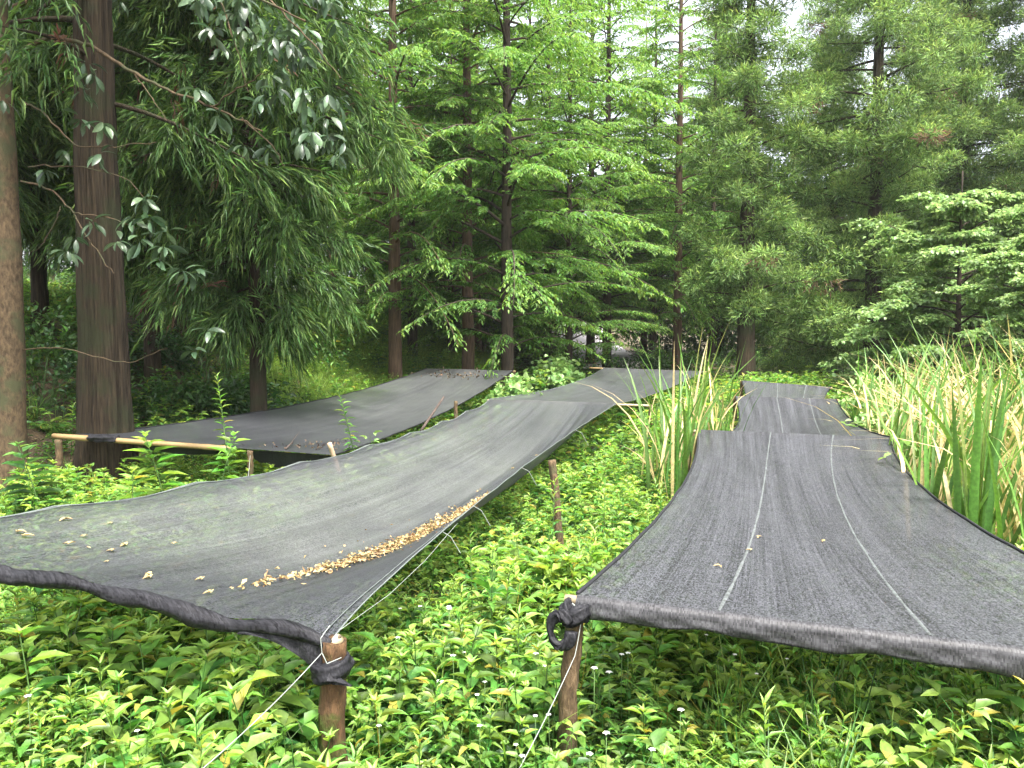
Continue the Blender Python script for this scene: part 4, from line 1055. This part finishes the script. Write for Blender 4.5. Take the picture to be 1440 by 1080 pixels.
G3 = 'cedars with fluffy grey green foliage'
ca = tree('cedar_tree', cedar(5, 14, .23, 1.9, 1.55, .13, .17, .17, .45, puff=230, prof=lambda f: (.85 + .15 * math.sin(f * 19)) * (1 - .8 * f ** 2)), M['bark_fib'], M['cedar_far'], 1048, 18.6, 'cedar with a stout dark trunk behind the far end of the right net', group=G3)
cb = tree('cedar_tree', cedar(6, 15, .22, .4, 2.7, .13, .17, .17, .35, puff=230, prof=lambda f: (.85 + .2 * math.sin(f * 15 + 1)) * (1 - .8 * f ** 2)), M['bark_fib'], M['cedar_far'], 1225, 19.5, 'broad fluffy cedar behind the dark hollow on the right', group=G3)
again(ca, 1345, 24, 1.1, 1.15, 'tall cedar rising behind the maple on the right')
again(cb, 1450, 22, 2.1, 1.0, 'cedar at the right edge of the photo behind the maple')
again(cb, 1165, 29, 3.5, .95, 'cedar in the gap between the stout trunk and the broad cedar')
again(ca, 1010, 34, .4, 1.1, 'distant cedar left of the stout dark trunk')
again(cb, 1300, 31, 5.0, 1.1, 'distant cedar between the two right-hand cedars')
ma = tree('maple_tree', maple(9, 4.9, .08, .4, 2.7, 64, 850, .085), M['bark_dark'], M['maple'], 1345, 15.2, 'light green layered maple above the reed bed', group='maples on the right')
o = again(ma, 1470, 11.5, 2.0, .72, 'low pale maple at the right edge above the reeds')
o = again(ma, 1440, 17.5, 4.0, 1.0, 'maple behind the low pale maple at the right edge')

# left: drooping cedar and dark neighbours
G4 = 'dark cedars on the left'
dc = tree('cedar_tree', cedar(12, 12, .12, 1.75, 1.95, .065, .19, .08, 1.0, 16, 32, prof=lambda f: min(1, .22 + 2.9 * f) * (.9 + .15 * math.sin(f * 23)) * (1 - .6 * f ** 2), upt=.2, subL=.42, dead=.015, zmaxfull=8), M['bark_fib'], M['cedar'], 362, 10.6, 'cedar with long drooping strings of foliage hanging behind the third net', group=G4)
big = tree('cedar_tree', cedar(13, 14, .245, 4.1, 2.6, .2, .2, .08, .9, 14, 12, upt=.2, subL=.42, trunkn=110, flare=1.45, lump=.010, dead=.02, ridge=.035), M['bark_fib'], M['cedar'], 145, 8.1, 'thick fibrous cedar trunk rising behind the yellow bamboo pole', group=G4)
for i_, (px, d, rz, s) in enumerate(((215, 12.5, 2.2, 1.1), (60, 13, 4.1, 1.1), (-70, 11, .8, 1.1), (255, 15.5, 3.0, 1.15), (130, 18, 1.5, 1.25), (-20, 17, 2.9, 1.25))):
    again(dc, px, d, rz, s, ['dark cedar close behind the thick trunk on its right', 'dark cedar between the slim and the thick trunk', 'dark cedar at the left edge behind the slim trunk', 'dark cedar behind the drooping cedar', 'dark cedar deep on the leaf strewn bank', 'dark cedar deep at the left edge'][i_])

# slim broadleaf tree with glossy leaves
def slim_tree():
    rg = np.random.default_rng(17); p = pw(15, 665, 7.6); bx, by = p[0], p[1]; bz = float(gh(bx, by))
    root = empty('broadleaf_tree', (bx, by, bz), 'slim broadleaf tree with smooth brown bark and glossy drooping leaves at the left edge', 'tree')
    O = np.array([bx, by, bz]); tk, cr = MB(), MB()
    k = 44; t = np.linspace(0, 1, k); z = 8.5 * t - .15
    pts = np.stack([.035 * np.sin(z * .7) + .004 * z, 0 * z, z], 1)
    tk.tube(pts, .145 * (1 - .5 * t) * (1 + .25 * np.exp(-np.maximum(z, 0) / .25)) * (1 + .02 * np.sin(z * 6)), 20, lump=.012, rng=rg)
    def whorl(P, n=8, L=.15, dr=.7, out=None):
        az = np.arange(n) * 2 * math.pi / n + rg.uniform(0, 6); d = np.stack([np.cos(az), np.sin(az), -dr + rg.normal(0, .55, n)], 1) + jit(rg, n, .25) + (out if out is not None else 0)
        Ls = L * rg.uniform(.7, 1.15, n)
        cr.leaves(T_ell, np.repeat(P[None], n, 0) + nrm(d) * .02 + jit(rg, n, .012), d, UP + jit(rg, n, .45), Ls, Ls * .34, rg.random(n), rg.random(n))
    def br(pp, r=.016, nw=1):
        q = np.array([pw(*a) for a in pp]) - O
        tt = np.linspace(0, 1, len(q)); ti = np.linspace(0, 1, 5 * len(q))
        q = np.stack([np.interp(ti, tt, q[:, c_]) for c_ in range(3)], 1)
        q[1:-1] = (q[:-2] + q[1:-1] + q[2:]) / 3; q[1:-1] += rg.normal(0, .006, (len(q) - 2, 3))
        limb(tk, q, r, r * .3, 6); return q
    def whl(px, py, d, n=8, L=.15): whorl(pw(px, py, d) - O, n, L)
    br([(35, 68, 7.6), (75, 50, 7.5), (130, 65, 7.2), (190, 105, 6.9), (240, 128, 6.7), (300, 150, 6.5), (370, 185, 6.4)], .024)
    br([(190, 105, 6.9), (215, 140, 6.8), (235, 170, 6.7)], .008)
    br([(35, 145, 7.6), (60, 155, 7.4), (105, 205, 7.2), (150, 208, 7.0), (220, 200, 6.8)], .011)
    br([(30, 255, 7.6), (70, 265, 7.4), (105, 300, 7.2), (130, 345, 7.0), (160, 385, 6.9)], .012)
    br([(105, 300, 7.2), (150, 305, 7.0), (190, 320, 6.8)], .008); br([(85, 290, 7.3), (75, 320, 7.3), (50, 355, 7.3), (30, 358, 7.4)], .006)
    br([(30, 492, 7.6), (80, 488, 7.4), (130, 500, 7.1), (180, 512, 6.8), (235, 490, 6.6)], .007)
    br([(40, 235, 7.6), (110, 232, 7.2), (180, 250, 7.0), (220, 300, 6.8)], .007)
    br([(20, 10, 7.6), (90, -20, 7.2), (200, -40, 6.6), (330, -20, 6.0), (430, 30, 5.7)], .024)
    br([(300, -30, 6.2), (330, 60, 6.2), (350, 130, 6.1)], .008); br([(380, 0, 6.0), (440, 60, 5.8), (480, 110, 5.7)], .008)
    br([(300, 150, 6.5), (340, 120, 6.3), (380, 100, 6.2)], .008); br([(340, 165, 6.4), (390, 215, 6.3), (400, 235, 6.3)], .006)
    for px, py, d in ((120, 92, 7.2), (135, 108, 7.1), (112, 132, 7.2), (60, 245, 7.4), (115, 172, 7.1), (143, 180, 7.0), (142, 222, 7.0), (95, 217, 7.2), (205, 283, 6.8), (185, 312, 6.8), (215, 312, 6.7), (232, 330, 6.7), (200, 340, 6.7), (235, 350, 6.7),
                      (128, 318, 7.0), (104, 338, 7.1), (98, 360, 7.1), (165, 345, 6.9), (225, 372, 6.7), (255, 385, 6.6), (270, 388, 6.6), (278, 130, 6.5), (310, 165, 6.4), (350, 210, 6.3), (375, 215, 6.3), (5, 70, 7.4), (5, 145, 7.4), (270, 500, 6.9), (290, 470, 6.8)):
        whl(px + rg.normal(0, 3), py - 6, d, rg.integers(6, 10), .15)
    n = 95; px = rg.uniform(275, 490, n); py = rg.uniform(-60, 250, n); ok = (py < 60 + (px - 275) * 1.0) & (py < 250 - (490 - px) * .12)
    for a, b in zip(px[ok], py[ok]): whorl(pw(a, b, rg.uniform(5.8, 6.8)) - O, rg.integers(5, 9), .15, 1.1)
    for q in range(26):   # upper crown above the frame
        P = np.array([rg.normal(.8, 1.3), rg.normal(-.2, 1.2), rg.uniform(5.4, 9)]); limb(tk, np.array([[0, 0, min(8, P[2] - .6)], P * [.5, .5, 1], P]), .02, .006, 5)
        for _ in range(14): whorl(P + rg.normal(0, .4, 3), 8, .16)
    tk.build('trunk', M['bark_slim'], root); cr.build('crown', M['glossy'], root)
slim_tree()

# far wood: one closed mass of foliage behind the rows of trees
rg = np.random.default_rng(41); mb = MB(); n = 330000
x = rg.uniform(-38, 42, n); y = rg.uniform(30, 46, n); top = 9.0 + 2.4 * vnoise(x, y, .35, 1) - 2.5 * np.exp(-((x - .06 * y - 1.5) / 3) ** 2); z = rg.random(n) ** .8 * top
ok = (vnoise(x * 1.5 + z, y + z * 1.7, .8, 2) > -.45) & ~((np.abs(x - 3.9) < 2.6) & (z < 1.6))
x, y, z = x[ok], y[ok], z[ok]; n = len(x)
d = jit(rg, n, 1); d[:, 2] -= .4
mb.leaves(T_flat, np.stack([x, y, gh(x, y) + z], 1), d, UP + jit(rg, n, .5), rg.uniform(.18, .36, n), rg.uniform(.08, .16, n), rg.random(n), rg.random(n))
tag(mb.build('distant_wood', M['thicket']), 'distant wood closing the view behind the trees', 'wood', kind='stuff')

# ------------------------------------------------------------------ moist air
m, n_, N = newmat('humid_air')
pv = N('ShaderNodeVolumePrincipled'); pv.inputs['Color'].default_value = (.93, .97, .95, 1); pv.inputs['Density'].default_value = .0005
pv.inputs['Anisotropy'].default_value = .2
oo = N('ShaderNodeOutputMaterial'); n_.links.new(pv.outputs[0], oo.inputs['Volume'])
mb = MB(); X0, X1, Y0, Y1, Z0, Z1 = -405, 405, -305, 505, -3.0, 24
mb.add([(x, y, z) for x in (X0, X1) for y in (Y0, Y1) for z in (Z0, Z1)], [(0, 1, 3, 2), (4, 6, 7, 5), (0, 4, 5, 1), (2, 3, 7, 6), (0, 2, 6, 4), (1, 5, 7, 3)])
hz = mb.build('haze', m, smooth=False)
tag(hz, 'thin humid haze hanging in the clearing', 'haze', kind='stuff')
